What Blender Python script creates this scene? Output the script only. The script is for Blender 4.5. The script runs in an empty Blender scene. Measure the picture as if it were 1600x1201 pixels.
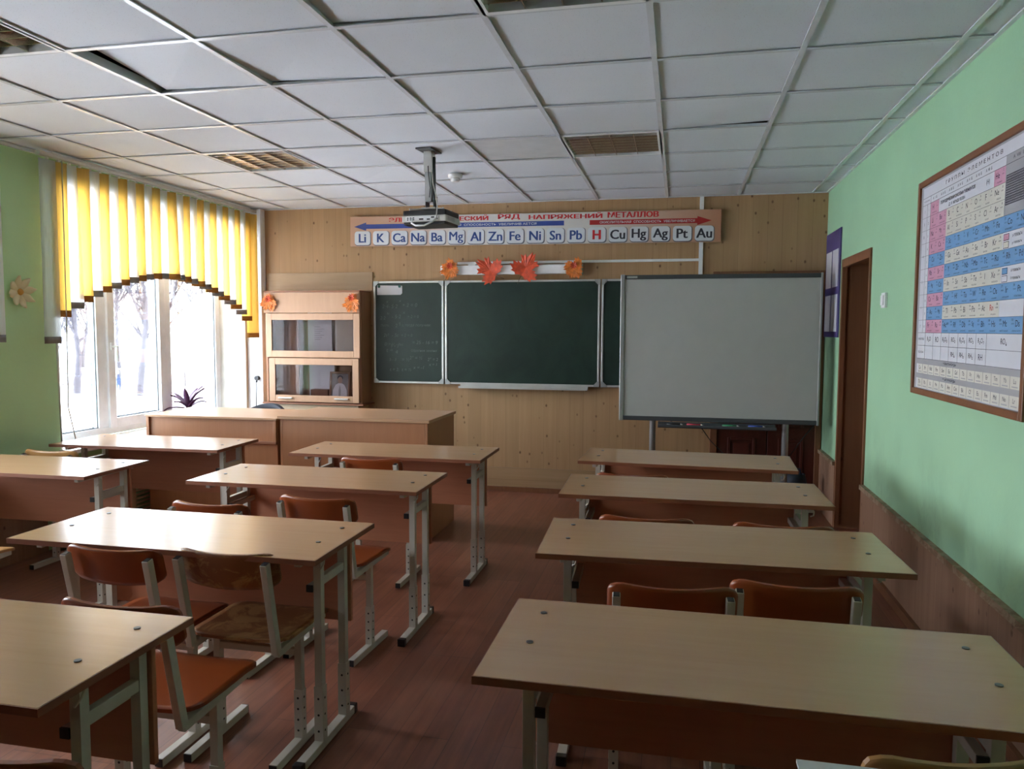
import bpy, bmesh, math, random
from mathutils import Vector, Matrix
R = math.radians
random.seed(7)
scn = bpy.context.scene
COL = scn.collection

# ------------------------------------------------------------------ camera
EYE = 1.51
yaw, pitch, roll, FPX = -0.2142, -0.0723, 0.004, 1195.0
fwd = Vector((math.sin(yaw)*math.cos(pitch), math.cos(yaw)*math.cos(pitch), math.sin(pitch)))
rgt = Vector((math.cos(yaw), -math.sin(yaw), 0)); up = rgt.cross(fwd)
r2 = math.cos(roll)*rgt + math.sin(roll)*up
u2 = -math.sin(roll)*rgt + math.cos(roll)*up
cd = bpy.data.cameras.new('camera'); cam = bpy.data.objects.new('camera', cd); COL.objects.link(cam)
cd.sensor_fit = 'HORIZONTAL'; cd.sensor_width = 36.0; cd.lens = FPX/1600*36.0; cd.clip_end = 600; cd.clip_start = 0.02
m = Matrix((r2, u2, -fwd)).transposed().to_4x4(); m.translation = Vector((0, 0, EYE)); cam.matrix_world = m
scn.camera = cam
# ------------------------------------------------------------------ daylight
SKY = 1.0
w = bpy.data.worlds.new('overcast_sky'); scn.world = w; w.use_nodes = True
bg = w.node_tree.nodes['Background']; bg.inputs[0].default_value = (0.90, 0.955, 1.05, 1); bg.inputs[1].default_value = SKY
scn.view_settings.view_transform = 'Standard'; scn.view_settings.look = 'None'
scn.view_settings.gamma = 1.0; scn.view_settings.use_curve_mapping = False
scn.view_settings.exposure = 4.5
scn.cycles.max_bounces = 12; scn.cycles.diffuse_bounces = 8; scn.cycles.glossy_bounces = 5
scn.cycles.transparent_max_bounces = 16; scn.cycles.transmission_bounces = 6
scn.cycles.caustics_reflective = False; scn.cycles.caustics_refractive = False
scn.cycles.sample_clamp_indirect = 6.0
XL, XR, YF, YB, ZC = -4.15, 1.20, 6.90, -2.5, 2.662
WIN = [(4.45, 6.78), (1.45, 3.72)]      # window openings along the left wall
WZ0, WZ1 = 0.67, 2.45
for (a, b) in WIN:     # sky portals in the window openings (they guide the sky's light and give none)
    l = bpy.data.lights.new('window_portal', 'AREA'); l.shape = 'RECTANGLE'; l.size = WZ1-WZ0; l.size_y = b-a
    l.cycles.is_portal = True
    o = bpy.data.objects.new('window_portal', l); COL.objects.link(o)
    o.location = (-4.56, (a+b)/2, (WZ0+WZ1)/2); o.rotation_euler = (0, -R(90), 0)

# ------------------------------------------------------------------ materials
def nd(nt, t, **k):
    n = nt.nodes.new(t)
    for a, b in k.items(): setattr(n, a, b)
    return n
def base(name, col, rough=.5, metal=0.0, spec=.5):
    mt = bpy.data.materials.new(name); mt.use_nodes = True
    p = mt.node_tree.nodes['Principled BSDF']
    p.inputs['Base Color'].default_value = (*col, 1); p.inputs['Roughness'].default_value = rough
    p.inputs['Metallic'].default_value = metal; p.inputs['Specular IOR Level'].default_value = spec
    return mt, mt.node_tree, p
def coords(nt, scale, rnd=0.0, rot=(0, 0, 0)):
    tc = nd(nt, 'ShaderNodeTexCoord'); mp = nd(nt, 'ShaderNodeMapping')
    mp.inputs['Scale'].default_value = scale; mp.inputs['Rotation'].default_value = rot
    nt.links.new(tc.outputs['Object'], mp.inputs['Vector'])
    if rnd:
        oi = nd(nt, 'ShaderNodeObjectInfo'); ml = nd(nt, 'ShaderNodeMath', operation='MULTIPLY'); ml.inputs[1].default_value = rnd
        nt.links.new(oi.outputs['Random'], ml.inputs[0]); nt.links.new(ml.outputs[0], mp.inputs['Location'])
    return mp.outputs[0]
def ramp(nt, fac, stops):
    r = nd(nt, 'ShaderNodeValToRGB'); e = r.color_ramp.elements
    while len(e) < len(stops): e.new(.5)
    for i, (p, c) in enumerate(stops):
        e[i].position = p; e[i].color = (*c, 1) if len(c) == 3 else c
    nt.links.new(fac, r.inputs[0]); return r.outputs[0]
def noise(nt, vec, scale=1, detail=4, rough=.55, dist=0.0):
    n = nd(nt, 'ShaderNodeTexNoise'); n.inputs['Scale'].default_value = scale; n.inputs['Detail'].default_value = detail
    n.inputs['Roughness'].default_value = rough; n.inputs['Distortion'].default_value = dist
    nt.links.new(vec, n.inputs['Vector']); return n.outputs['Fac']
def mixc(nt, fac, a, b, mode='MIX'):
    mx = nd(nt, 'ShaderNodeMix', data_type='RGBA', blend_type=mode)
    if isinstance(fac, (int, float)): mx.inputs[0].default_value = fac
    else: nt.links.new(fac, mx.inputs[0])
    for i, v in ((6, a), (7, b)):
        if isinstance(v, tuple): mx.inputs[i].default_value = (*v, 1)
        else: nt.links.new(v, mx.inputs[i])
    return mx.outputs[2]
def plain(name, col, rough=.5, metal=0.0, var=.06, spec=.5, scale=9):
    mt, nt, p = base(name, col, rough, metal, spec)
    f = noise(nt, coords(nt, (scale, scale, scale)), 1, 3)
    a = tuple(max(0, c*(1-var)) for c in col); b = tuple(min(1, c*(1+var)) for c in col)
    nt.links.new(ramp(nt, f, [(.3, a), (.7, b)]), p.inputs['Base Color']); return mt
def wood(name, c1, c2, scale=(2, 30, 30), rough=.35, rnd=7.0, spec=.5, dirt=None):
    mt, nt, p = base(name, c1, rough, 0, spec)
    v = coords(nt, scale, rnd); f = noise(nt, v, 1, 5, .6, .35)
    c = ramp(nt, f, [(.32, c1), (.68, c2)])
    f2 = noise(nt, coords(nt, (2.2, 2.2, 2.2), rnd), 1, 3)
    c = mixc(nt, ramp(nt, f2, [(.4, (0, 0, 0)), (.8, (.35, .35, .35))]), c, tuple(x*.8 for x in c1))
    if dirt:
        f3 = noise(nt, coords(nt, (9, 9, 14), rnd), 1, 6, .7, .8)
        c = mixc(nt, ramp(nt, f3, [(.46, (0, 0, 0)), (.56, (.8, .8, .8))]), c, dirt)
    nt.links.new(c, p.inputs['Base Color'])
    return mt
def knotty(name, c1, c2, knot, horiz=False, gap=.12, rough=.55, axis='X'):
    """vertical-grain panel with knots and fine joints; axis = world axis across the boards"""
    mt, nt, p = base(name, c1, rough, 0, .3)
    s = (1, 1, 1)
    sc = {'X': (26, 26, 1.1), 'Y': (26, 26, 1.1)}[axis] if not horiz else (1.1, 1.1, 26)
    f = noise(nt, coords(nt, sc), 1, 4, .6, .2)
    c = ramp(nt, f, [(.3, c1), (.7, c2)])
    vo = nd(nt, 'ShaderNodeTexVoronoi'); vo.inputs['Scale'].default_value = 1
    nt.links.new(coords(nt, (13, 13, 9) if not horiz else (9, 9, 13)), vo.inputs['Vector'])
    k = ramp(nt, vo.outputs['Distance'], [(.06, (1, 1, 1)), (.16, (0, 0, 0))])
    hid = ramp(nt, vo.outputs['Color'], [(.36, (0, 0, 0)), (.40, (1, 1, 1))])
    mm = nd(nt, 'ShaderNodeMath', operation='MULTIPLY'); nt.links.new(k, mm.inputs[0]); nt.links.new(hid, mm.inputs[1])
    c = mixc(nt, mm.outputs[0], c, knot)
    tc = nd(nt, 'ShaderNodeTexCoord'); sx = nd(nt, 'ShaderNodeSeparateXYZ'); nt.links.new(tc.outputs['Object'], sx.inputs[0])
    dv = nd(nt, 'ShaderNodeMath', operation='DIVIDE'); dv.inputs[1].default_value = gap
    nt.links.new(sx.outputs['Z' if horiz else axis], dv.inputs[0])
    fr = nd(nt, 'ShaderNodeMath', operation='FRACT'); nt.links.new(dv.outputs[0], fr.inputs[0])
    j = ramp(nt, fr.outputs[0], [(.0, (.55, .55, .55)), (.035, (0, 0, 0))])
    fl = nd(nt, 'ShaderNodeMath', operation='FLOOR'); nt.links.new(dv.outputs[0], fl.inputs[0])
    wn = nd(nt, 'ShaderNodeTexWhiteNoise', noise_dimensions='1D'); nt.links.new(fl.outputs[0], wn.inputs['W'])
    c = mixc(nt, ramp(nt, wn.outputs['Value'], [(0, (0, 0, 0)), (1, (.28, .28, .28))]), c, tuple(x*.72 for x in c1))
    c = mixc(nt, j, c, tuple(x*.3 for x in c1))
    nt.links.new(c, p.inputs['Base Color']); return mt
def painted(name, col, dirt, thr=(.6, .78), amt=.5):
    mt, nt, p = base(name, col, .6, 0, .3)
    f = noise(nt, coords(nt, (1.2, 1.2, 1.2)), 1, 4)
    c = ramp(nt, f, [(.3, tuple(x*.94 for x in col)), (.7, tuple(min(1, x*1.05) for x in col))])
    g = noise(nt, coords(nt, (2.4, 2.4, 1.6)), 1, 7, .65, .4)
    tc = nd(nt, 'ShaderNodeTexCoord'); sx = nd(nt, 'ShaderNodeSeparateXYZ'); nt.links.new(tc.outputs['Object'], sx.inputs[0])
    z = ramp(nt, sx.outputs['Z'], [(.45, (1, 1, 1)), (1.0, (0, 0, 0))])
    mm = nd(nt, 'ShaderNodeMath', operation='MULTIPLY')
    nt.links.new(ramp(nt, g, [(thr[0]-.12, (0, 0, 0)), (thr[1]-.05, (amt,)*3)]), mm.inputs[0]); nt.links.new(z, mm.inputs[1])
    nt.links.new(mixc(nt, mm.outputs[0], c, dirt), p.inputs['Base Color'])
    b = nd(nt, 'ShaderNodeBump'); b.inputs['Strength'].default_value = .08; b.inputs['Distance'].default_value = .01
    nt.links.new(noise(nt, coords(nt, (40, 40, 40)), 1, 3), b.inputs['Height']); nt.links.new(b.outputs[0], p.inputs['Normal'])
    return mt
def translucent(name, col, t=.5):
    mt, nt, p = base(name, col, .8, 0, .1)
    tr = nd(nt, 'ShaderNodeBsdfTranslucent'); tr.inputs[0].default_value = (*col, 1)
    f = noise(nt, coords(nt, (150, 150, 12)), 1, 2)
    c = ramp(nt, f, [(.3, tuple(x*.93 for x in col)), (.7, col)])
    nt.links.new(c, p.inputs['Base Color']); nt.links.new(c, tr.inputs[0])
    mx = nd(nt, 'ShaderNodeMixShader'); mx.inputs[0].default_value = t
    nt.links.new(p.outputs[0], mx.inputs[1]); nt.links.new(tr.outputs[0], mx.inputs[2])
    nt.links.new(mx.outputs[0], nt.nodes['Material Output'].inputs[0]); return mt
def glass(name, tint=(1, 1, 1), strength=1.0):
    mt = bpy.data.materials.new(name); mt.use_nodes = True; nt = mt.node_tree; nt.nodes.remove(nt.nodes['Principled BSDF'])
    tr = nd(nt, 'ShaderNodeBsdfTransparent'); tr.inputs[0].default_value = (*tint, 1)
    gl = nd(nt, 'ShaderNodeBsdfGlossy'); gl.inputs['Roughness'].default_value = .02
    fr = nd(nt, 'ShaderNodeFresnel'); fr.inputs[0].default_value = 1.45
    mu = nd(nt, 'ShaderNodeMath', operation='MULTIPLY'); mu.inputs[1].default_value = strength
    nt.links.new(fr.outputs[0], mu.inputs[0])
    mx = nd(nt, 'ShaderNodeMixShader'); nt.links.new(mu.outputs[0], mx.inputs[0])
    nt.links.new(tr.outputs[0], mx.inputs[1]); nt.links.new(gl.outputs[0], mx.inputs[2])
    nt.links.new(mx.outputs[0], nt.nodes['Material Output'].inputs[0]); return mt

M = {}
M['desk'] = wood('beech_top', (.52, .315, .175), (.49, .29, .155), (2, 30, 30), .22, 7.0, .85)
M['edge'] = plain('red_brown_edge', (.22, .075, .035), .4)
M['panel'] = wood('brown_panel', (.47, .18, .095), (.41, .155, .08), (3, 40, 40), .42)
M['metal'] = plain('pale_painted_steel', (.50, .465, .40), .4)
M['black'] = plain('black_plastic', (.012, .012, .014), .4)
M['hole'] = plain('dark_hole', (.015, .012, .01), .8)
M['cap'] = plain('grey_brown_screw_cap', (.07, .06, .05), .35)
M['chair'] = wood('orange_plywood', (.26, .056, .012), (.23, .047, .010), (3, 9, 9), .28)
M['chair_worn'] = wood('worn_plywood', (.24, .09, .028), (.20, .07, .022), (3, 12, 12), .4, dirt=(.42, .23, .085))
M['chair_yellow'] = wood('yellow_plywood', (.42, .22, .075), (.36, .18, .06), (4, 30, 30), .35)
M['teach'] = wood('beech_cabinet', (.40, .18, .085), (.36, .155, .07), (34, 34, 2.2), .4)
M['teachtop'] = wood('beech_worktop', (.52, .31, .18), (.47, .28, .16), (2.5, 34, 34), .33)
M['teachedge'] = plain('brown_edge', (.25, .10, .05), .4)
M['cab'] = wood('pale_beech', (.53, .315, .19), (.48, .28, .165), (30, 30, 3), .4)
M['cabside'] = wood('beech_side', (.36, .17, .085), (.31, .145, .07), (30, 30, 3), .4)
M['cream'] = wood('cream_board', (.55, .42, .28), (.50, .37, .24), (3, 3, 30), .5)
M['board'] = wood('beige_board', (.40, .275, .16), (.36, .24, .135), (2, 2, 34), .5)
M['wallwood'] = knotty('knotty_panel', (.45, .285, .15), (.39, .235, .12), (.13, .065, .03))
M['wallwoodY'] = knotty('knotty_panel_side', (.60, .46, .32), (.54, .40, .27), (.3, .17, .09), axis='Y')
M['plinth'] = knotty('knotty_plinth', (.42, .275, .155), (.36, .23, .12), (.2, .1, .05), horiz=True, gap=.11)
M['jamb'] = knotty('brown_knotty_jamb', (.23, .105, .05), (.19, .085, .04), (.07, .03, .015), gap=.4)
M['trim'] = wood('brown_trim', (.22, .09, .04), (.18, .07, .03), (30, 30, 3), .5)
M['wains'] = knotty('rose_wainscot', (.34, .20, .135), (.27, .15, .095), (.13, .06, .035), gap=.1, axis='Y')
M['wainscap'] = wood('wainscot_cap', (.24, .14, .075), (.19, .105, .055), (3, 3, 3), .5, dirt=(.4, .3, .2))
M['green'] = painted('green_paint_right', (.345, .58, .37), (.14, .22, .14), amt=.75)
M['greenL'] = painted('green_paint_left', (.46, .69, .39), (.25, .38, .18), amt=.2)
M['white'] = plain('white_plastic', (.78, .79, .80), .35)
M['pvc'] = plain('white_window_frame', (.80, .82, .84), .3)
M['gasket'] = plain('dark_gasket', (.05, .07, .09), .5)
M['sill'] = plain('white_sill', (.85, .85, .86), .25)
M['reveal'] = plain('white_reveal', (.82, .81, .76), .6)
M['greyalu'] = plain('grey_aluminium', (.42, .43, .43), .35, .6)
M['silver'] = plain('silver_rail', (.62, .62, .60), .3, .5)
M['dkgrey'] = plain('dark_grey_plastic', (.06, .065, .07), .4)
M['tee'] = plain('white_ceiling_tee', (.66, .68, .72), .25)
M['void'] = plain('dark_ceiling_void', (.06, .035, .025), .9)
M['green_board'] = None
M['iwb'] = plain('white_board_surface', (.42, .425, .41), .32, var=.02)
M['louvre'] = plain('mirror_louvre', (.70, .64, .57), .16, 1.0, var=.02)
M['tube'] = plain('white_lamp_tube', (.85, .85, .85), .3)
M['vwhite'] = translucent('white_vane_fabric', (.95, .965, .985), .85)
M['vyellow'] = translucent('yellow_vane_fabric', (.92, .69, .29), .82)
M['vgrey'] = translucent('grey_vane_hem', (.30, .28, .27), .2)
M['vbrown'] = translucent('brown_vane_hem', (.42, .20, .05), .25)
M['pane'] = glass('window_glass', (.97, .985, .99), .6)
M['cabglass'] = glass('cabinet_glass', (.80, .77, .78), .5)
M['doorred'] = wood('dark_red_door', (.085, .016, .010), (.065, .012, .008), (30, 30, 3), .35)
M['leafred'] = plain('red_maple_leaf', (.62, .075, .025), .5, var=.3, scale=25)
M['leaforange'] = plain('orange_leaf', (.70, .20, .03), .5, var=.4, scale=30)
M['stem'] = plain('leaf_stem', (.12, .1, .08), .6)
M['purple'] = plain('purple_poster', (.075, .055, .20), .45)
M['paper'] = plain('white_paper', (.62, .62, .66), .6, var=.03)
M['printwhite'] = plain('print_white', (.64, .65, .70), .45, var=.03)
M['pink'] = plain('print_pink', (.60, .30, .42), .5, var=.03)
M['blue'] = plain('print_blue', (.15, .33, .58), .5, var=.03)
M['creamp'] = plain('print_cream', (.62, .60, .53), .5, var=.03)
M['greyp'] = plain('print_grey', (.36, .36, .38), .5, var=.03)
M['ink'] = plain('print_ink', (.03, .03, .05), .6)
M['inkred'] = plain('print_red', (.55, .015, .02), .5)
M['inkblue'] = plain('print_navy', (.02, .06, .24), .5)
M['arrowblue'] = plain('print_blue_arrow', (.035, .07, .30), .5)
M['arrowred'] = plain('print_red_arrow', (.42, .02, .02), .5)
M['key'] = plain('key_white', (.66, .69, .73), .4, var=.03)
M['keyside'] = plain('key_grey', (.16, .16, .19), .5)
M['picframe'] = wood('brown_picture_frame', (.22, .085, .03), (.18, .065, .025), (3, 12, 12), .4)
M['leafpurple'] = plain('purple_leaf', (.085, .025, .08), .4, var=.5, scale=60)
M['pot'] = plain('clay_pot', (.35, .16, .09), .7)
M['soil'] = plain('soil', (.03, .02, .015), .9)
M['fabricblue'] = plain('dark_blue_fabric', (.015, .02, .035), .7)
M['flowercream'] = plain('cream_flower', (.62, .56, .36), .6)
M['flowercore'] = plain('orange_flower_core', (.5, .24, .03), .6)
M['magnet'] = plain('green_magnet', (.01, .09, .07), .3)
M['chalkink'] = plain('faint_chalk', (.16, .19, .17), .9)
M['chalk'] = plain('white_chalk', (.8, .8, .78), .8)
M['bark'] = plain('frosty_bark', (.05, .045, .054), .9, var=.3, scale=1.5)
M['birch'] = plain('birch_bark', (.058, .053, .06), .9, var=.3, scale=2)
M['twig'] = plain('frosty_twigs', (.056, .051, .061), .9)
M['snow'] = plain('snow', (.86, .87, .90), .8, var=.02, scale=.3)
M['fence'] = plain('iron_fence', (.022, .022, .028), .6)
M['coat'] = plain('blue_coat', (.008, .025, .075), .8)
M['skin'] = plain('skin', (.5, .3, .22), .6)
M['hair'] = plain('dark_hat', (.03, .03, .05), .8)
M['red'] = plain('red_plastic', (.5, .02, .05), .4)
M['pgreen'] = plain('green_plastic', (.02, .2, .08), .4)
M['pblue'] = plain('blue_plastic', (.02, .06, .35), .4)
M['proj'] = plain('pale_projector_shell', (.62, .62, .58), .4)
M['plaster'] = plain('smooth_ceiling_panel', (.58, .59, .60), .7)
M['backwall'] = plain('back_wall_paint', (.45, .55, .42), .7)
M['cable'] = plain('cable_grey', (.5, .5, .48), .5)
M['fol'] = plain('photo_grey', (.22, .20, .20), .4)
M['rosep'] = plain('photo_skin', (.38, .24, .18), .5)

def special():
    mt, nt, p = base('chalkboard_green', (.012, .035, .026), .38, 0, .4)
    f = noise(nt, coords(nt, (3, 3, 2.2)), 1, 6, .65, .8)
    nt.links.new(ramp(nt, f, [(.35, (.010, .024, .018)), (.75, (.020, .042, .032))]), p.inputs['Base Color'])
    M['green_board'] = mt
    # ceiling tile with pinholes
    mt, nt, p = base('ceiling_tile', (.76, .76, .77), .85, 0, .2)
    v = nd(nt, 'ShaderNodeTexVoronoi'); nt.links.new(coords(nt, (26, 26, 26)), v.inputs['Vector'])
    k = ramp(nt, v.outputs['Distance'], [(.10, (1, 1, 1)), (.17, (0, 0, 0))])
    hid = ramp(nt, v.outputs['Color'], [(.5, (0, 0, 0)), (.54, (1, 1, 1))])
    mm = nd(nt, 'ShaderNodeMath', operation='MULTIPLY'); nt.links.new(k, mm.inputs[0]); nt.links.new(hid, mm.inputs[1])
    f = noise(nt, coords(nt, (1.1, 1.1, 1)), 1, 4)
    c = ramp(nt, f, [(.3, (.63, .66, .715)), (.7, (.69, .715, .765))])
    nt.links.new(mixc(nt, mm.outputs[0], c, (.30, .29, .27)), p.inputs['Base Color']); M['tile'] = mt
    # floor
    mt, nt, p = base('red_brown_laminate', (.16, .07, .05), .36, 0, .45)
    tc = coords(nt, (1, 1, 1), 0, (0, 0, R(90)))
    b = nd(nt, 'ShaderNodeTexBrick'); nt.links.new(tc, b.inputs['Vector'])
    b.inputs['Scale'].default_value = 1; b.inputs['Brick Width'].default_value = 1.1; b.inputs['Row Height'].default_value = .1
    b.inputs['Mortar Size'].default_value = .0012; b.inputs['Bias'].default_value = 0
    b.inputs['Color1'].default_value = (.20, .066, .036, 1); b.inputs['Color2'].default_value = (.27, .10, .058, 1); b.inputs['Mortar'].default_value = (.09, .035, .025, 1)
    b.offset = .37; b.offset_frequency = 3
    f = noise(nt, coords(nt, (34, 2.2, 1)), 1, 5, .6, .3)
    c = mixc(nt, .55, b.outputs['Color'], ramp(nt, f, [(.3, (.35, .33, .32)), (.7, (1, 1, 1))]), 'MULTIPLY')
    g = noise(nt, coords(nt, (1.6, 1.2, 1)), 1, 6, .65, .5)
    c = mixc(nt, ramp(nt, g, [(.50, (0, 0, 0)), (.72, (.35, .35, .35))]), c, (.30, .165, .12))
    sp = noise(nt, coords(nt, (9, 9, 1)), 1, 2, .5)
    c = mixc(nt, ramp(nt, sp, [(.77, (0, 0, 0)), (.80, (.7, .7, .7))]), c, (.05, .02, .015))
    nt.links.new(c, p.inputs['Base Color'])
    nt.links.new(ramp(nt, g, [(.3, (.30,)*3), (.75, (.46,)*3)]), p.inputs['Roughness']); M['floor'] = mt
    # banner: printed colour fade from salmon ends to white middle
    mt, nt, p = base('banner_print', (.7, .7, .7), .45)
    t = nd(nt, 'ShaderNodeTexCoord'); sx = nd(nt, 'ShaderNodeSeparateXYZ'); nt.links.new(t.outputs['Object'], sx.inputs[0])
    dv = nd(nt, 'ShaderNodeMath', operation='DIVIDE'); dv.inputs[1].default_value = 3.41; nt.links.new(sx.outputs['X'], dv.inputs[0])
    nt.links.new(ramp(nt, dv.outputs[0], [(0, (.56, .33, .22)), (.16, (.62, .40, .29)), (.32, (.66, .64, .62)), (.68, (.64, .62, .59)), (.88, (.55, .34, .24)), (1, (.46, .22, .13))]), p.inputs['Base Color'])
    M['banner'] = mt
special()

# ------------------------------------------------------------------ mesh builder
class MB:
    def __init__(s): s.bm = bmesh.new(); s.mats = []
    def mi(s, m):
        if m not in s.mats: s.mats.append(m)
        return s.mats.index(m)
    def _fin(s, vs, m, T=None, smooth=False):
        i = s.mi(m); fs = set()
        for v in vs: fs.update(v.link_faces)
        for f in fs: f.material_index = i; f.smooth = smooth
        if T is not None: bmesh.ops.transform(s.bm, matrix=T, verts=list(vs))
        return list(vs)
    def box(s, x0, x1, y0, y1, z0, z1, m, T=None, bev=0):
        g = bmesh.ops.create_cube(s.bm, size=1)['verts']
        for v in g: v.co = Vector(((x0+x1)/2+v.co.x*(x1-x0), (y0+y1)/2+v.co.y*(y1-y0), (z0+z1)/2+v.co.z*(z1-z0)))
        if bev:
            i = s.mi(m); es = set()
            for v in g: es.update(v.link_edges)
            r = bmesh.ops.bevel(s.bm, geom=list(es), offset=bev, segments=2, affect='EDGES', profile=.7)
            vs = set(r['verts'])
            for f in r['faces']: vs.update(f.verts)
            for v in list(vs):
                for f in v.link_faces: vs.update(f.verts)
            return s._fin(vs, m, T)
        return s._fin(g, m, T)
    def bar(s, a, b, w, h, m, upv=(0, 0, 1), bev=0):
        a, b = Vector(a), Vector(b); d = b-a; L = d.length; d.normalize(); u = Vector(upv)
        if abs(d.dot(u)) > .95: u = Vector((0, 1, 0))
        x = d.cross(u).normalized(); z = x.cross(d)
        T = Matrix((x, d, z)).transposed().to_4x4(); T.translation = a
        return s.box(-w/2, w/2, 0, L, -h/2, h/2, m, T, bev)
    def cyl(s, a, b, r, m, seg=12, r2=None, smooth=True, caps=True):
        a, b = Vector(a), Vector(b); d = b-a
        g = bmesh.ops.create_cone(s.bm, cap_ends=caps, segments=seg, radius1=r, radius2=r if r2 is None else r2, depth=d.length)['verts']
        T = Matrix.Translation((a+b)/2) @ d.to_track_quat('Z', 'Y').to_matrix().to_4x4()
        s._fin(g, m, T)
        if smooth:
            fs = set()
            for v in g: fs.update(v.link_faces)
            for f in fs: f.smooth = len(f.verts) == 4
        return g
    def tube(s, pts, r, m, seg=8, radii=None):
        pts = [Vector(p) for p in pts]; n = len(pts); rings = []; i = s.mi(m)
        t0 = (pts[1]-pts[0]).normalized(); u = t0.orthogonal().normalized()
        for k, p in enumerate(pts):
            t = (pts[min(k+1, n-1)]-pts[max(k-1, 0)]).normalized()
            u = (u - t*u.dot(t)); u = u.normalized() if u.length > 1e-6 else t.orthogonal().normalized()
            v = t.cross(u); rr = radii[k] if radii else r
            rings.append([s.bm.verts.new(p+rr*(math.cos(2*math.pi*q/seg)*u+math.sin(2*math.pi*q/seg)*v)) for q in range(seg)])
        for k in range(n-1):
            for q in range(seg):
                f = s.bm.faces.new((rings[k][q], rings[k][(q+1) % seg], rings[k+1][(q+1) % seg], rings[k+1][q])); f.material_index = i; f.smooth = True
        for rg in (rings[0][::-1], rings[-1]):
            f = s.bm.faces.new(rg); f.material_index = i
    def prism(s, poly, d, m, T=None, zf=None, side=None):
        """poly in local XY, extruded to z=d"""
        i = s.mi(m); j = s.mi(side) if side else i
        a = [s.bm.verts.new((x, y, 0)) for x, y in poly]; b = [s.bm.verts.new((x, y, d)) for x, y in poly]
        f = s.bm.faces.new(a[::-1]); f.material_index = i
        f = s.bm.faces.new(b); f.material_index = i
        n = len(poly)
        for k in range(n):
            f = s.bm.faces.new((a[k], a[(k+1) % n], b[(k+1) % n], b[k])); f.material_index = j
        if T is not None: bmesh.ops.transform(s.bm, matrix=T, verts=a+b)
        return a+b
    def lathe(s, prof, m, seg=24, T=None):
        i = s.mi(m); rings = []
        for r, z in prof: rings.append([s.bm.verts.new((r*math.cos(2*math.pi*q/seg), r*math.sin(2*math.pi*q/seg), z)) for q in range(seg)])
        for k in range(len(prof)-1):
            for q in range(seg):
                f = s.bm.faces.new((rings[k][q], rings[k][(q+1) % seg], rings[k+1][(q+1) % seg], rings[k+1][q])); f.material_index = i; f.smooth = True
        f = s.bm.faces.new(rings[0][::-1]); f.material_index = i
        f = s.bm.faces.new(rings[-1]); f.material_index = i
        vs = [v for r in rings for v in r]
        if T is not None: bmesh.ops.transform(s.bm, matrix=T, verts=vs)
    def sheet(s, fn, nu, nv, th, m, smooth=True):
        """closed thick sheet: fn(u,v)->(point, normal)"""
        i = s.mi(m); A, B = [], []
        for a in range(nu+1):
            ra, rb = [], []
            for b in range(nv+1):
                p, n = fn(a/nu, b/nv); p = Vector(p); n = Vector(n).normalized()
                ra.append(s.bm.verts.new(p+n*th/2)); rb.append(s.bm.verts.new(p-n*th/2))
            A.append(ra); B.append(rb)
        def q(*v):
            f = s.bm.faces.new(v); f.material_index = i; return f
        for a in range(nu):
            for b in range(nv):
                q(A[a][b], A[a+1][b], A[a+1][b+1], A[a][b+1]).smooth = smooth
                q(B[a][b], B[a][b+1], B[a+1][b+1], B[a+1][b]).smooth = smooth
        for a in range(nu):
            q(A[a][0], B[a][0], B[a+1][0], A[a+1][0]); q(A[a][nv], A[a+1][nv], B[a+1][nv], B[a][nv])
        for b in range(nv):
            q(A[0][b], A[0][b+1], B[0][b+1], B[0][b]); q(A[nu][b], B[nu][b], B[nu][b+1], A[nu][b+1])
    def addmesh(s, me, T, m):
        n0 = len(s.bm.verts); f0 = len(s.bm.faces); i = s.mi(m)
        s.bm.from_mesh(me); s.bm.verts.ensure_lookup_table(); s.bm.faces.ensure_lookup_table()
        bmesh.ops.transform(s.bm, matrix=T, verts=s.bm.verts[n0:])
        for f in s.bm.faces[f0:]: f.material_index = i; f.smooth = False
    def build(s, name, parent=None, bev=0, loc=None, rot=None, recalc=True):
        if recalc: bmesh.ops.recalc_face_normals(s.bm, faces=s.bm.faces)
        me = bpy.data.meshes.new(name); s.bm.to_mesh(me); s.bm.free()
        for m in s.mats: me.materials.append(m)
        o = bpy.data.objects.new(name, me); COL.objects.link(o)
        if parent: o.parent = parent
        if loc: o.location = loc
        if rot: o.rotation_euler = rot
        if bev:
            b = o.modifiers.new('bevel', 'BEVEL'); b.width = bev; b.segments = 2; b.limit_method = 'ANGLE'; b.angle_limit = R(40)
        return o
def tag(o, label, cat, group=None, kind=None):
    if label: o['label'] = label
    if cat: o['category'] = cat
    if group: o['group'] = group
    if kind: o['kind'] = kind
    return o
def thing(name, label, cat, loc=(0, 0, 0), rz=0, group=None):
    o = bpy.data.objects.new(name, None); o.empty_display_size = .1; COL.objects.link(o)
    o.location = loc; o.rotation_euler = (0, 0, rz); return tag(o, label, cat, group)
def struct(o): o['kind'] = 'structure'; return o
def kids(o): return [c for c in bpy.data.objects if c.parent == o]
def copy_tree(o, parent=None):
    c = o.copy(); COL.objects.link(c); c.parent = parent
    for k in kids(o): copy_tree(k, c)
    return c
_tc = {}
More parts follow.
